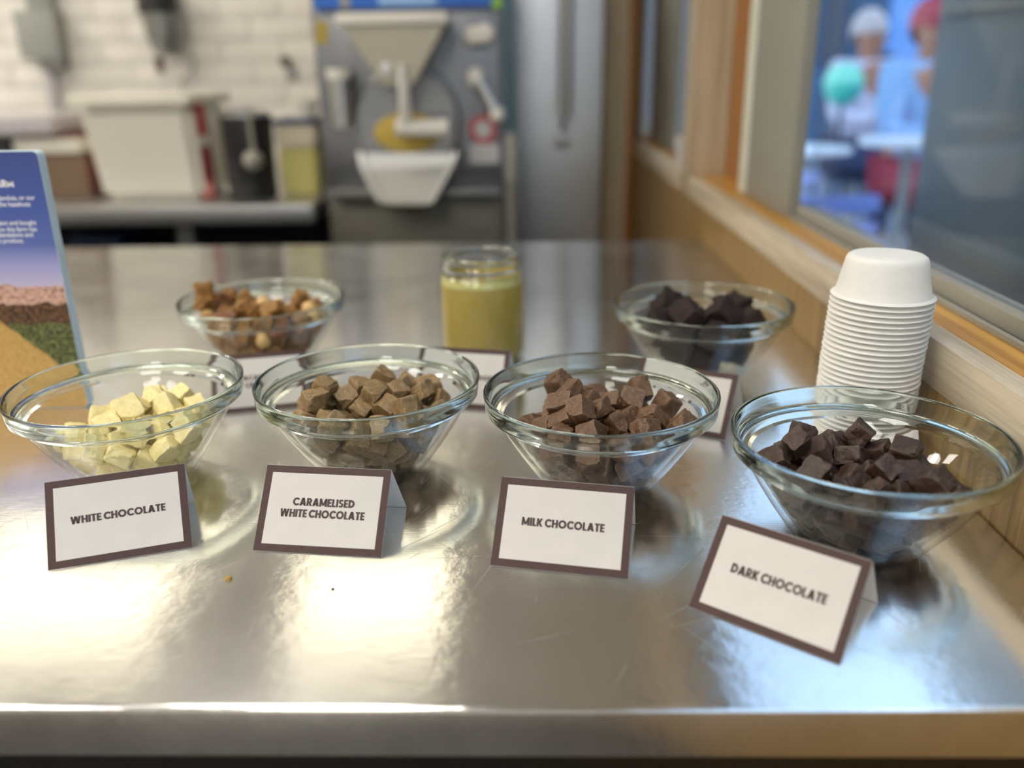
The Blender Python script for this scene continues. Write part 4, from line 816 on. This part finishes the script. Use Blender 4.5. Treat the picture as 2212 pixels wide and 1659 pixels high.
# on the tiled wall
YW = YB - .007
a, b = at(48, 25, YW), at(160, 150, YW)
dp = thing('wall_dispenser', 'grey wall dispenser on the tiles at the upper left', 'dispenser', ((a.x + b.x) / 2, YW, b.z))
obj('housing', add_box(new(), (a.x, YW - .07, b.z + .03), (b.x, YW, a.z), .012), M['grey_plastic'], dp)
obj('nozzle_bar', add_box(new(), (a.x + .05, YW - .055, b.z), (b.x - .01, YW - .005, b.z + .0295), .006), M['steel_dark'], dp)
c = at(95, 10, YW); obj('top_pipe', add_box(new(), (c.x - .04, YW - .04, a.z + .0005), (c.x + .045, YW, a.z + .12), .008), M['grey_plastic'], dp)
c = at(112, 150, YW); obj('hose', add_tube(new(), [(c.x, YW - .03, b.z - .0005), (c.x + .008, YW - .03, b.z - .06), (c.x + .004, YW - .03, b.z - .13)], .018), M['lilac_paper'], dp)
a, b = at(340, -40, YW - .05), at(352, 160, YW - .05)
hb = thing('stick_blender', 'black and grey stick blender motor hanging on the tiled wall', 'blender', (a.x, YW - .05, b.z))
H_ = a.z - b.z
obj('motor_housing', add_lathe(new(), [(0, H_ * .99), (.040, H_ * .99), (.058, H_ * .93), (.062, H_ * .66), (0, H_ * .655)], 40, Matrix.Translation((a.x - .004, YW - .065, b.z))), M['black'], hb)
obj('grip', add_lathe(new(), [(0, H_ * .65), (.061, H_ * .65), (.056, H_ * .42), (.046, H_ * .27), (.030, H_ * .20), (0, H_ * .195)], 40, Matrix.Translation((a.x + .006, YW - .065, b.z))), M['steel_dark'], hb)
obj('shaft', add_lathe(new(), [(0, H_ * .19), (.016, H_ * .19), (.010, .0), (0, .0)], 24, Matrix.Translation((b.x, YW - .065, b.z))), M['brown_tip'], hb)
pts = [at(385, 110, YW - .03), at(408, 112, YW - .03), at(420, 130, YW - .03), at(416, 155, YW - .03), at(395, 172, YW - .03), at(392, 215, YW - .03)]
o = obj('cable_loop', add_tube(new(), pts, .004), M['grey_plastic'], hb)
q = at(620, 133, YW); hk = thing('wall_hook', 'small black hook knob on the tiles beside the batch freezer', 'hook', (q.x, YW, q.z))
obj('knob', add_lathe(new(), [(0, .03), (.014, .03), (.017, .02), (.010, 0), (0, 0)], 24, Matrix.Translation((q.x, YW, q.z)) @ Matrix.Rotation(PI / 2, 4, 'X')), M['black'], hk)
obj('plate', add_box(new(), (q.x - .004, YW - .006, q.z - .06), (q.x + .03, YW, q.z - .018), .003), M['grey_plastic'], hk)

# ------------------------------------------------------------------ batch freezer
YM = 2.12
mc = thing('batch_freezer', 'tall stainless batch freezer with a funnel, spout and chute', 'ice cream machine', (-.28, YM + .35, FLOOR))
a, b = at(672, 30, YM), at(1080, 30, YM)
MX0, MX1 = at(690, 260, YM).x, b.x
obj('cabinet', add_box(new(), (MX0, YM + .01, FLOOR), (MX1, YM + .33, at(800, 22, YM).z + .16), .006), M['machine'], mc)
zp = at(800, 405, YM).z
obj('front_plate', add_box(new(), (MX0 + .006, YM - .006, zp), (MX1 - .006, YM + .0095, at(800, 30, YM).z), .003), M['machine'], mc)
obj('lower_panel', add_box(new(), (MX0 + .006, YM - .002, FLOOR + .05), (MX1 - .006, YM + .0095, zp - .022), .002), M['panel_dark'], mc)
q = at(700, 398, YM); obj('drip_ledge', add_box(new(), (MX0 + .02, YM - .05, zp - .021), (MX1 - .004, YM + .0095, zp - .001), .004), M['steel_dark'], mc)
# control strip
z0, z1 = at(800, 19, YM).z, at(800, 19, YM).z + .11
strip = obj('control_strip', add_box(new(), (MX0 + .012, YM - .012, z0), (MX1 - .008, YM + .0095, z1), .003), M['blue'], mc, label='blue control strip along the top')
x0, x1 = at(820, 10, YM).x, at(945, 10, YM).x; obj('display', add_box(new(), (x0, YM - .0145, z0 + .006), (x1, YM - .0125, z1 - .01)), M['blue_light'], strip)
x0, x1 = at(738, 10, YM).x, at(758, 10, YM).x; obj('divider', add_box(new(), (x0, YM - .0145, z0 + .001), (x1, YM - .0125, z1 - .001)), M['steel_dark'], strip)
q = at(1074, 8, YM); obj('button', lz([(0, 0), (.012, 0), (.012, .004), (0, .005)], 0, 0), M['green'], strip, shift=(0, 0, 0)).matrix_local = Matrix.Translation(Vector((q.x, YM - .0125, q.z)) - mc.location) @ Matrix.Rotation(PI / 2, 4, 'X')
for py in (58, 82):
    q = at(696, py, YM); obj('sticker', add_box(new(), (q.x - .014, YM - .0075, q.z - .012), (q.x + .014, YM - .0065, q.z + .012)), M['yellow_sticker'], mc)
# funnel hopper
a, b, c_, d = at(750, 62, YM), at(978, 60, YM), at(838, 172, YM), at(912, 172, YM)
fx = (a.x + b.x) / 2
hop = obj('hopper', add_prism(new(), [(a.x + .012, a.z), (b.x - .010, b.z), (d.x, d.z), (d.x - .010, d.z - .008), (c_.x + .010, c_.z - .008), (c_.x, c_.z)], 'Y', YM - .12, YM - .0065), M['hopper'], mc)
obj('hopper_rim', add_box(new(), (a.x, YM - .135, a.z + .0005), (b.x, YM - .0065, a.z + .026), .008), M['white_gloss'], hop)
q = at(852, 150, YM); obj('latch', lz([(0, 0), (.013, 0), (.013, .012), (0, .014)], 0, 0), M['steel_soft'], hop, shift=(0, 0, 0)).matrix_local = Matrix.Translation(Vector((q.x, YM - .1205, q.z)) - mc.location) @ Matrix.Rotation(PI / 2, 4, 'X')
# round freezing door
q = at(884, 262, YM)
R90 = Matrix.Rotation(PI / 2, 4, 'X')
dr = obj('door', add_lathe(new(), [(0, 0), (.118, 0), (.125, .006), (.125, .028), (.118, .034), (0, .034)], 64, Matrix.Translation((q.x, YM - .0065, q.z)) @ R90), M['machine'], mc)
bm = new(); add_lathe(bm, [(0, 0), (.080, 0), (.080, .003), (.074, .006), (0, .006)], 56, Matrix.Translation((at(886, 284, YM).x, YM - .041, at(886, 284, YM).z)) @ Matrix.Diagonal((1, 1, .56, 1)) @ R90)
obj('outlet', bm, M['gelato'], dr, label='oval outlet smeared with yellow gelato')
a, b = at(884, 140, YM), at(888, 276, YM)
obj('lever', add_tube(new(), [(a.x, YM - .125, a.z), (a.x + .001, YM - .118, (a.z + b.z) / 2), (b.x, YM - .085, b.z)], [.012, .012, .015], 16), M['white_gloss'], dr)
a, b = at(868, 268, YM), at(975, 268, YM)
obj('handle', add_tube(new(), [(a.x, YM - .085, a.z - .004), ((a.x + b.x) / 2, YM - .088, a.z - .006), (b.x, YM - .085, b.z - .004)], [.020, .019, .022], 18), M['white_gloss'], dr)
a, b = at(742, 170, YM), at(748, 272, YM)
obj('hinge', add_tube(new(), [(a.x, YM - .045, a.z), (a.x, YM - .045, b.z)], .024, 24), M['steel'], dr)
obj('hinge_cap', add_tube(new(), [(a.x, YM - .045, a.z + .0005), (a.x, YM - .045, a.z + .022)], .029, 24), M['white_gloss'], dr)
# chute
pts = [(786, 326), (990, 326), (984, 352), (946, 424), (842, 424), (796, 360)]
ol = [(at(x, y, YM).x, at(x, y, YM).z) for x, y in pts]
bm = new(); k = len(ol)
top_y = [YM - .060, YM - .060, YM - .070, YM - .13, YM - .13, YM - .070]
A = [bm.verts.new((x, yy, z)) for (x, z), yy in zip(ol, top_y)]; B = [bm.verts.new((x, yy + .004, z - .004)) for (x, z), yy in zip(ol, top_y)]
for s in (A, B[::-1]):
    bm.faces.new((s[0], s[1], s[2], s[5])) if s is A else None
    bm.faces.new((s[5], s[2], s[3], s[4])) if s is A else None
bm.faces.new((B[5], B[2], B[1], B[0])); bm.faces.new((B[4], B[3], B[2], B[5]))
for i in range(k): bm.faces.new((A[i], B[i], B[(i + 1) % k], A[(i + 1) % k]))
bmesh.ops.recalc_face_normals(bm, faces=bm.faces)
ch = obj('chute', bm, M['chute'], mc, smooth=0)
for side in ((0, 5, 4), (1, 2, 3)):
    bm = new(); V1 = [A_ for A_ in [(ol[i][0], top_y[i], ol[i][1]) for i in side]]
    add_tube(bm, [Vector(v) + Vector((0, -.004, .004)) for v in V1], .006, 10); obj('side_rail', bm, M['steel_soft'], ch)
# knobs, arm and notices on the right
q = at(1036, 74, YM)
for dx, dz in ((-.012, -.004), (.014, .0)):
    bm = add_lathe(new(), [(0, 0), (.020, 0), (.023, .012), (.018, .03), (0, .034)], 28, Matrix.Translation((q.x + dx, YM - .0065, q.z + dz)) @ R90); obj('knob', bm, M['white_gloss'], mc)
q = at(1030, 168, YM); kb = obj('pivot_knob', add_lathe(new(), [(0, 0), (.020, 0), (.023, .016), (.017, .04), (0, .044)], 28, Matrix.Translation((q.x, YM - .0065, q.z)) @ R90), M['white_gloss'], mc)
b = at(1076, 246, YM); obj('arm', add_tube(new(), [(q.x + .006, YM - .055, q.z), (b.x, YM - .06, b.z)], [.010, .014], 14), M['steel_soft'], kb)
bm = new(); bmesh.ops.create_uvsphere(bm, u_segments=20, v_segments=12, radius=.018); bmesh.ops.translate(bm, vec=(b.x, YM - .06, b.z), verts=bm.verts); obj('arm_tip', bm, M['white_gloss'], kb)
q = at(1044, 279, YM); ns = obj('warning_sticker', add_lathe(new(), [(0, 0), (.034, 0), (.034, .0008), (0, .0008)], 40, Matrix.Translation((q.x, YM - .0065, q.z)) @ R90), M['sticker_red'], mc, label='round red and white warning sticker')
obj('sticker_centre', add_lathe(new(), [(0, 0), (.020, 0), (.020, .0004), (0, .0004)], 32, Matrix.Translation((q.x, YM - .0075, q.z)) @ R90), M['sticker_white'], ns)
q = at(1047, 332, YM); obj('notice_plate', add_box(new(), (q.x - .036, YM - .0082, q.z - .022), (q.x + .036, YM - .0068, q.z + .024)), M['sticker_white'], mc)

# ------------------------------------------------------------------ upright refrigerator
YR = 2.48
fr = thing('upright_refrigerator', 'tall stainless refrigerator between the batch freezer and the oak wall', 'refrigerator', (.06, YR + .2, FLOOR))
x0, x1 = at(1108, 200, YR).x, .2035
obj('cabinet', add_box(new(), (x0, YR + .03, FLOOR), (x1, YR + .44, 1.25), .004), M['fridge'], fr)
dd = obj('door', add_box(new(), (x0 + .006, YR, FLOOR + .1), (x1 - .004, YR + .0295, 1.22), .006), M['fridge'], fr)
q = at(1088, 290, YR); obj('glint_strip', add_box(new(), (x0 - .030, YR - .004, q.z), (x0 - .001, YR + .06, 1.22), .004), M['cyan'], fr, label='pale blue vertical strip added for the bright reflection on the left edge')  # added strip: the window's reflection is put into its pale blue colour
a, b = at(1222, -60, YR), at(1218, 246, YR)
hd = obj('handle', add_tube(new(), [(a.x, YR - .05, a.z + .10), (b.x, YR - .05, b.z)], .018, 18), M['steel_soft'], dd)
q = at(1213, 300, YR); hk2 = obj('latch', add_lathe(new(), [(0, 0), (.019, 0), (.022, .01), (.016, .035), (0, .038)], 28, Matrix.Translation((q.x, YR - .0005, q.z)) @ R90), M['steel_soft'], dd)
obj('latch_pin', add_tube(new(), [(q.x, YR - .03, q.z + .018), (b.x, YR - .045, b.z - .001)], .006, 10), M['steel_dark'], hk2)

# white cup on the far sill
q = at(1456, 385, 1.9)
o = obj('sill_cup', add_lathe(new(), [(0, .0), (.022, 0), (.030, .062), (.028, .062), (.020, .003), (0, .002)], 32, Matrix.Translation((.340, 1.90, .0965))), M['lilac_paper'], smooth=50); tag(o, 'small pinkish white cup on the sill behind the oak post', 'cup')

# ------------------------------------------------------------------ outside the window
GZ = -.75
struct('ground', add_box(new(), (XW + .125, -3, GZ - .05), (14, 16, GZ)), M['paving'])
sh = thing('shutter_panel', 'tall grey blue shutter panel standing open outside the window', 'shutter', (1.03, 1.0, GZ))
obj('leaf', add_box(new(), (1.0, -.9, GZ), (1.05, 2.27, 1.6), .004), M['ext_panel'], sh)
for z in (-.11, .43): obj('rail', add_box(new(), (.985, 1.45, z - .03), (.9995, 2.24, z + .03), .003), M['ext_rail'], sh)
obj('stile', add_box(new(), (.97, -.9, GZ), (.9995, 1.40, 1.6), .004), M['ext_rail'], sh, label='paler overlapping stile')
bd = thing('building', 'dark blue grey building facade across the street', 'building', (6, 12.5, GZ))
obj('wall', add_box(new(), (.5, 12, GZ), (13, 12.6, 6)), M['facade'], bd)
for i in range(6):
    x = 1.4 + i * 1.7; w = obj('window', add_box(new(), (x, 11.95, .35), (x + 1.0, 11.995, 1.9)), M['facade_win'], bd); 
    obj('awning', add_box(new(), (x - .1, 11.5, 2.0), (x + 1.1, 11.995, 2.12)), M['post_blue'], bd)
q = at(1955, 120, 9.0); po = obj('street_post', add_box(new(), (q.x - .17, 8.9, GZ), (q.x + .17, 9.1, 2.6), .02), M['post_blue']); tag(po, 'light blue square post outside behind the seated people', 'post')
def table(px, py, Y, r, lb):
    q = at(px, py, Y); t = thing('cafe_table', lb, 'table', (q.x, Y, GZ), 'white cafe tables outside')
    obj('table_top', add_lathe(new(), [(0, q.z - .02), (r, q.z - .02), (r, q.z), (0, q.z)], 40, Matrix.Translation((q.x, Y, 0))), M['table_white'], t)
    obj('pedestal', add_lathe(new(), [(0, GZ + .03), (.02, GZ + .03), (.02, q.z - .0205), (0, q.z - .0205)], 16, Matrix.Translation((q.x, Y, 0))), M['grey_plastic'], t)
    obj('base', add_lathe(new(), [(0, GZ), (.2, GZ), (.19, GZ + .0295), (0, GZ + .0295)], 32, Matrix.Translation((q.x, Y, 0))), M['grey_plastic'], t)
table(1738, 318, 4.1, .21, 'white round cafe table outside nearest the oak window post')
table(1966, 300, 3.35, .18, 'white round cafe table outside next to the grey shutter')
table(1856, 280, 5.9, .15, 'white round cafe table outside in the middle, farthest away')
def chair(x, y, rz, m, lb):
    t = thing('lounge_chair', lb, 'chair', (x, y, GZ), 'low slatted chairs outside', rz)
    z = .33
    obj('seat', add_box(new(), (-.17, -.17, z), (.17, .17, z + .03), .01), m, t, shift=(0, 0, 0))
    for k in range(3): obj('slat', add_box(new(), (-.16, .150, z + .10 + k * .085), (.16, .168, z + .155 + k * .085), .006), m, t, shift=(0, 0, 0))
    for sx in (-1, 1):
        for sy in (-1, 1): obj('leg', add_tube(new(), [(sx * .15, sy * .15, 0), (sx * .145, sy * .145, z - .0005)], .012, 8), M['chair_dark'], t, shift=(0, 0, 0))
        obj('back_post', add_tube(new(), [(sx * .145, .178, z + .0305), (sx * .145, .178, z + .335)], .009, 8), M['chair_dark'], t, shift=(0, 0, 0))
for px, py, Y, rz, mk, lb in ((1745, 400, 3.25, .3, 'chair_lilac', 'low lilac slatted chair outside close to the window post'), (1850, 470, 2.6, .15, 'chair_blue', 'low blue slatted chair outside nearest the glass')):
    q = at(px, py, Y); chair(q.x, Y, rz, M[mk], lb)
lp = at(1822, 185, 4.4); o = thing('lantern', 'turquoise round lantern outside on a thin stand', 'lantern', (lp.x, 4.4, GZ))
bm = new(); bmesh.ops.create_uvsphere(bm, u_segments=24, v_segments=14, radius=.092); bmesh.ops.translate(bm, vec=(lp.x, 4.4, lp.z), verts=bm.verts); obj('globe', bm, M['teal'], o)
obj('cap', add_lathe(new(), [(.0, .1), (.05, .092), (.088, .045), (.095, .01), (.0935, .01)], 32, Matrix.Translation((lp.x, 4.4, lp.z))), M['teal_top'], o)
obj('stand', add_tube(new(), [(lp.x, 4.4, GZ), (lp.x, 4.4, lp.z - .0915)], .012, 10), M['chair_dark'], o)
# people at the tables
def person(px, py, Y, face, shirt, trousers, hair, skin_, lb, sc=1.0):
    """seated figure: one skinned body from a joint graph, clothing and hair as shells over it"""
    hd_ = at(px, py, Y)
    t = thing('person', lb, 'person', (hd_.x, Y, GZ), None, face)
    J = {'pelvis': (0, 0, .50), 'waist': (0, .01, .66), 'chest': (0, -.01, .90), 'neck': (0, -.01, .99), 'chin': (0, -.03, 1.05), 'head': (0, -.02, 1.13), 'crown': (0, -.01, 1.21),
         'shl': (-.17, -.01, .955), 'shr': (.17, -.01, .955), 'ell': (-.23, -.12, .70), 'elr': (.23, -.12, .70), 'wrl': (-.14, -.33, .70), 'wrr': (.14, -.33, .70), 'hal': (-.10, -.41, .70), 'har': (.10, -.41, .70),
         'hpl': (-.09, -.02, .49), 'hpr': (.09, -.02, .49), 'knl': (-.12, -.42, .50), 'knr': (.12, -.42, .50), 'anl': (-.12, -.40, .09), 'anr': (.12, -.40, .09), 'tol': (-.13, -.54, .035), 'tor': (.13, -.54, .035)}
    Rr = {'pelvis': .13, 'waist': .115, 'chest': .125, 'neck': .05, 'chin': .055, 'head': .088, 'crown': .06, 'shl': .06, 'shr': .06, 'ell': .042, 'elr': .042, 'wrl': .03, 'wrr': .03, 'hal': .028, 'har': .028,
          'hpl': .085, 'hpr': .085, 'knl': .062, 'knr': .062, 'anl': .042, 'anr': .042, 'tol': .032, 'tor': .032}
    E_ = [('pelvis', 'waist'), ('waist', 'chest'), ('chest', 'neck'), ('neck', 'chin'), ('chin', 'head'), ('head', 'crown'), ('chest', 'shl'), ('chest', 'shr'), ('shl', 'ell'), ('shr', 'elr'), ('ell', 'wrl'), ('elr', 'wrr'),
          ('wrl', 'hal'), ('wrr', 'har'), ('pelvis', 'hpl'), ('pelvis', 'hpr'), ('hpl', 'knl'), ('hpr', 'knr'), ('knl', 'anl'), ('knr', 'anr'), ('anl', 'tol'), ('anr', 'tor')]
    s = (hd_.z - GZ) / 1.13
    def skin(names, edges, grow, name, m):
        idx = {k: i for i, k in enumerate(names)}
        me = bpy.data.meshes.new(name); me.from_pydata([Vector(J[k]) * s for k in names], [(idx[a], idx[b]) for a, b in edges if a in idx and b in idx], [])
        o = bpy.data.objects.new(name, me); C.objects.link(o)
        sk = o.modifiers.new('Skin', 'SKIN'); o.modifiers.new('Subsurf', 'SUBSURF').levels = 2
        for k in names:
            d = me.skin_vertices[0].data[idx[k]]; d.radius = ((Rr[k] + grow) * s, (Rr[k] * (.8 if k in ('chest', 'waist', 'pelvis') else 1) + grow) * s)
        me.skin_vertices[0].data[0].use_root = True
        ev = o.evaluated_get(bpy.context.evaluated_depsgraph_get()); m2 = bpy.data.meshes.new_from_object(ev)
        m2.polygons.foreach_set('use_smooth', [True] * len(m2.polygons)); bpy.data.objects.remove(o)
        m2.materials.clear(); m2.materials.append(m); o = bpy.data.objects.new(name, m2); C.objects.link(o); o.parent = t; return o
    skin(list(J), E_, 0, 'body', skin_)
    top = ['chest', 'neck', 'waist', 'pelvis', 'shl', 'shr', 'ell', 'elr', 'wrl', 'wrr']; skin(top, E_, .014, 'shirt', shirt)
    low = ['pelvis', 'hpl', 'hpr', 'knl', 'knr', 'anl', 'anr']; skin(low, E_, .012, 'trousers', trousers)
    bm = new(); bmesh.ops.create_uvsphere(bm, u_segments=24, v_segments=16, radius=.100 * s)
    dl = [v for v in bm.verts if v.co.z < -.02 * s and v.co.y < .02 * s]; bmesh.ops.delete(bm, geom=dl, context='VERTS')
    for v in bm.verts: v.co = Vector((v.co.x * .92, v.co.y + .008 * s, v.co.z * 1.1 + 1.155 * s)); 
    obj('hair', bm, hair, t, shift=(0, 0, 0))
    for sx in (-1, 1):
        bm = new(); bmesh.ops.create_uvsphere(bm, u_segments=10, v_segments=8, radius=.011 * s); bmesh.ops.translate(bm, vec=(sx * .034 * s, -.098 * s, 1.135 * s), verts=bm.verts); obj('eye', bm, M['hair_dark'], t, shift=(0, 0, 0))
    bm = add_lathe(new(), [(0, .02), (.012, -.005), (.014, -.02), (0, -.026)], 10, Matrix.Translation((0, -.108 * s, 1.11 * s))); obj('nose', bm, skin_, t, shift=(0, 0, 0))
    # stool under the seat
    return t
def stool(x, y, h, lb):
    t = thing('stool', lb, 'stool', (x, y, GZ), 'stools outside')
    obj('seat', add_lathe(new(), [(0, h - .03), (.17, h - .03), (.175, h - .015), (.17, h), (0, h)], 32), M['chair_dark'], t, shift=(0, 0, 0))
    for k in range(4):
        a = PI / 4 + k * PI / 2; obj('leg', add_tube(new(), [(.15 * math.cos(a), .15 * math.sin(a), 0), (.11 * math.cos(a), .11 * math.sin(a), h - .0305)], .011, 8), M['chair_dark'], t, shift=(0, 0, 0))
for args in ((1878, 75, 5.4, .3, M['cloth_white'], M['denim'], M['hair_pale'], M['skin'], 'person in a white top with pale hair seated outside behind the turquoise lantern'),
             (1914, 150, 7.3, -.5, M['cloth_blue'], M['denim'], M['hair_dark'], M['skin_dark'], 'person in a bright blue jacket seated outside in the middle'),
             (2015, 62, 4.3, .2, M['cloth_pale'], M['cloth_red'], M['cloth_red'], M['skin'], 'person in pale blue top and red trousers seated beside the grey shutter')):
    t = person(*args); s = (at(args[0], args[1], args[2]).z - GZ) / 1.13
    stool(t.location.x, t.location.y, .385 * s, {1878: 'dark stool under the person in the white top', 1914: 'dark stool under the person in the blue jacket', 2015: 'dark stool under the person in red trousers'}[args[0]])
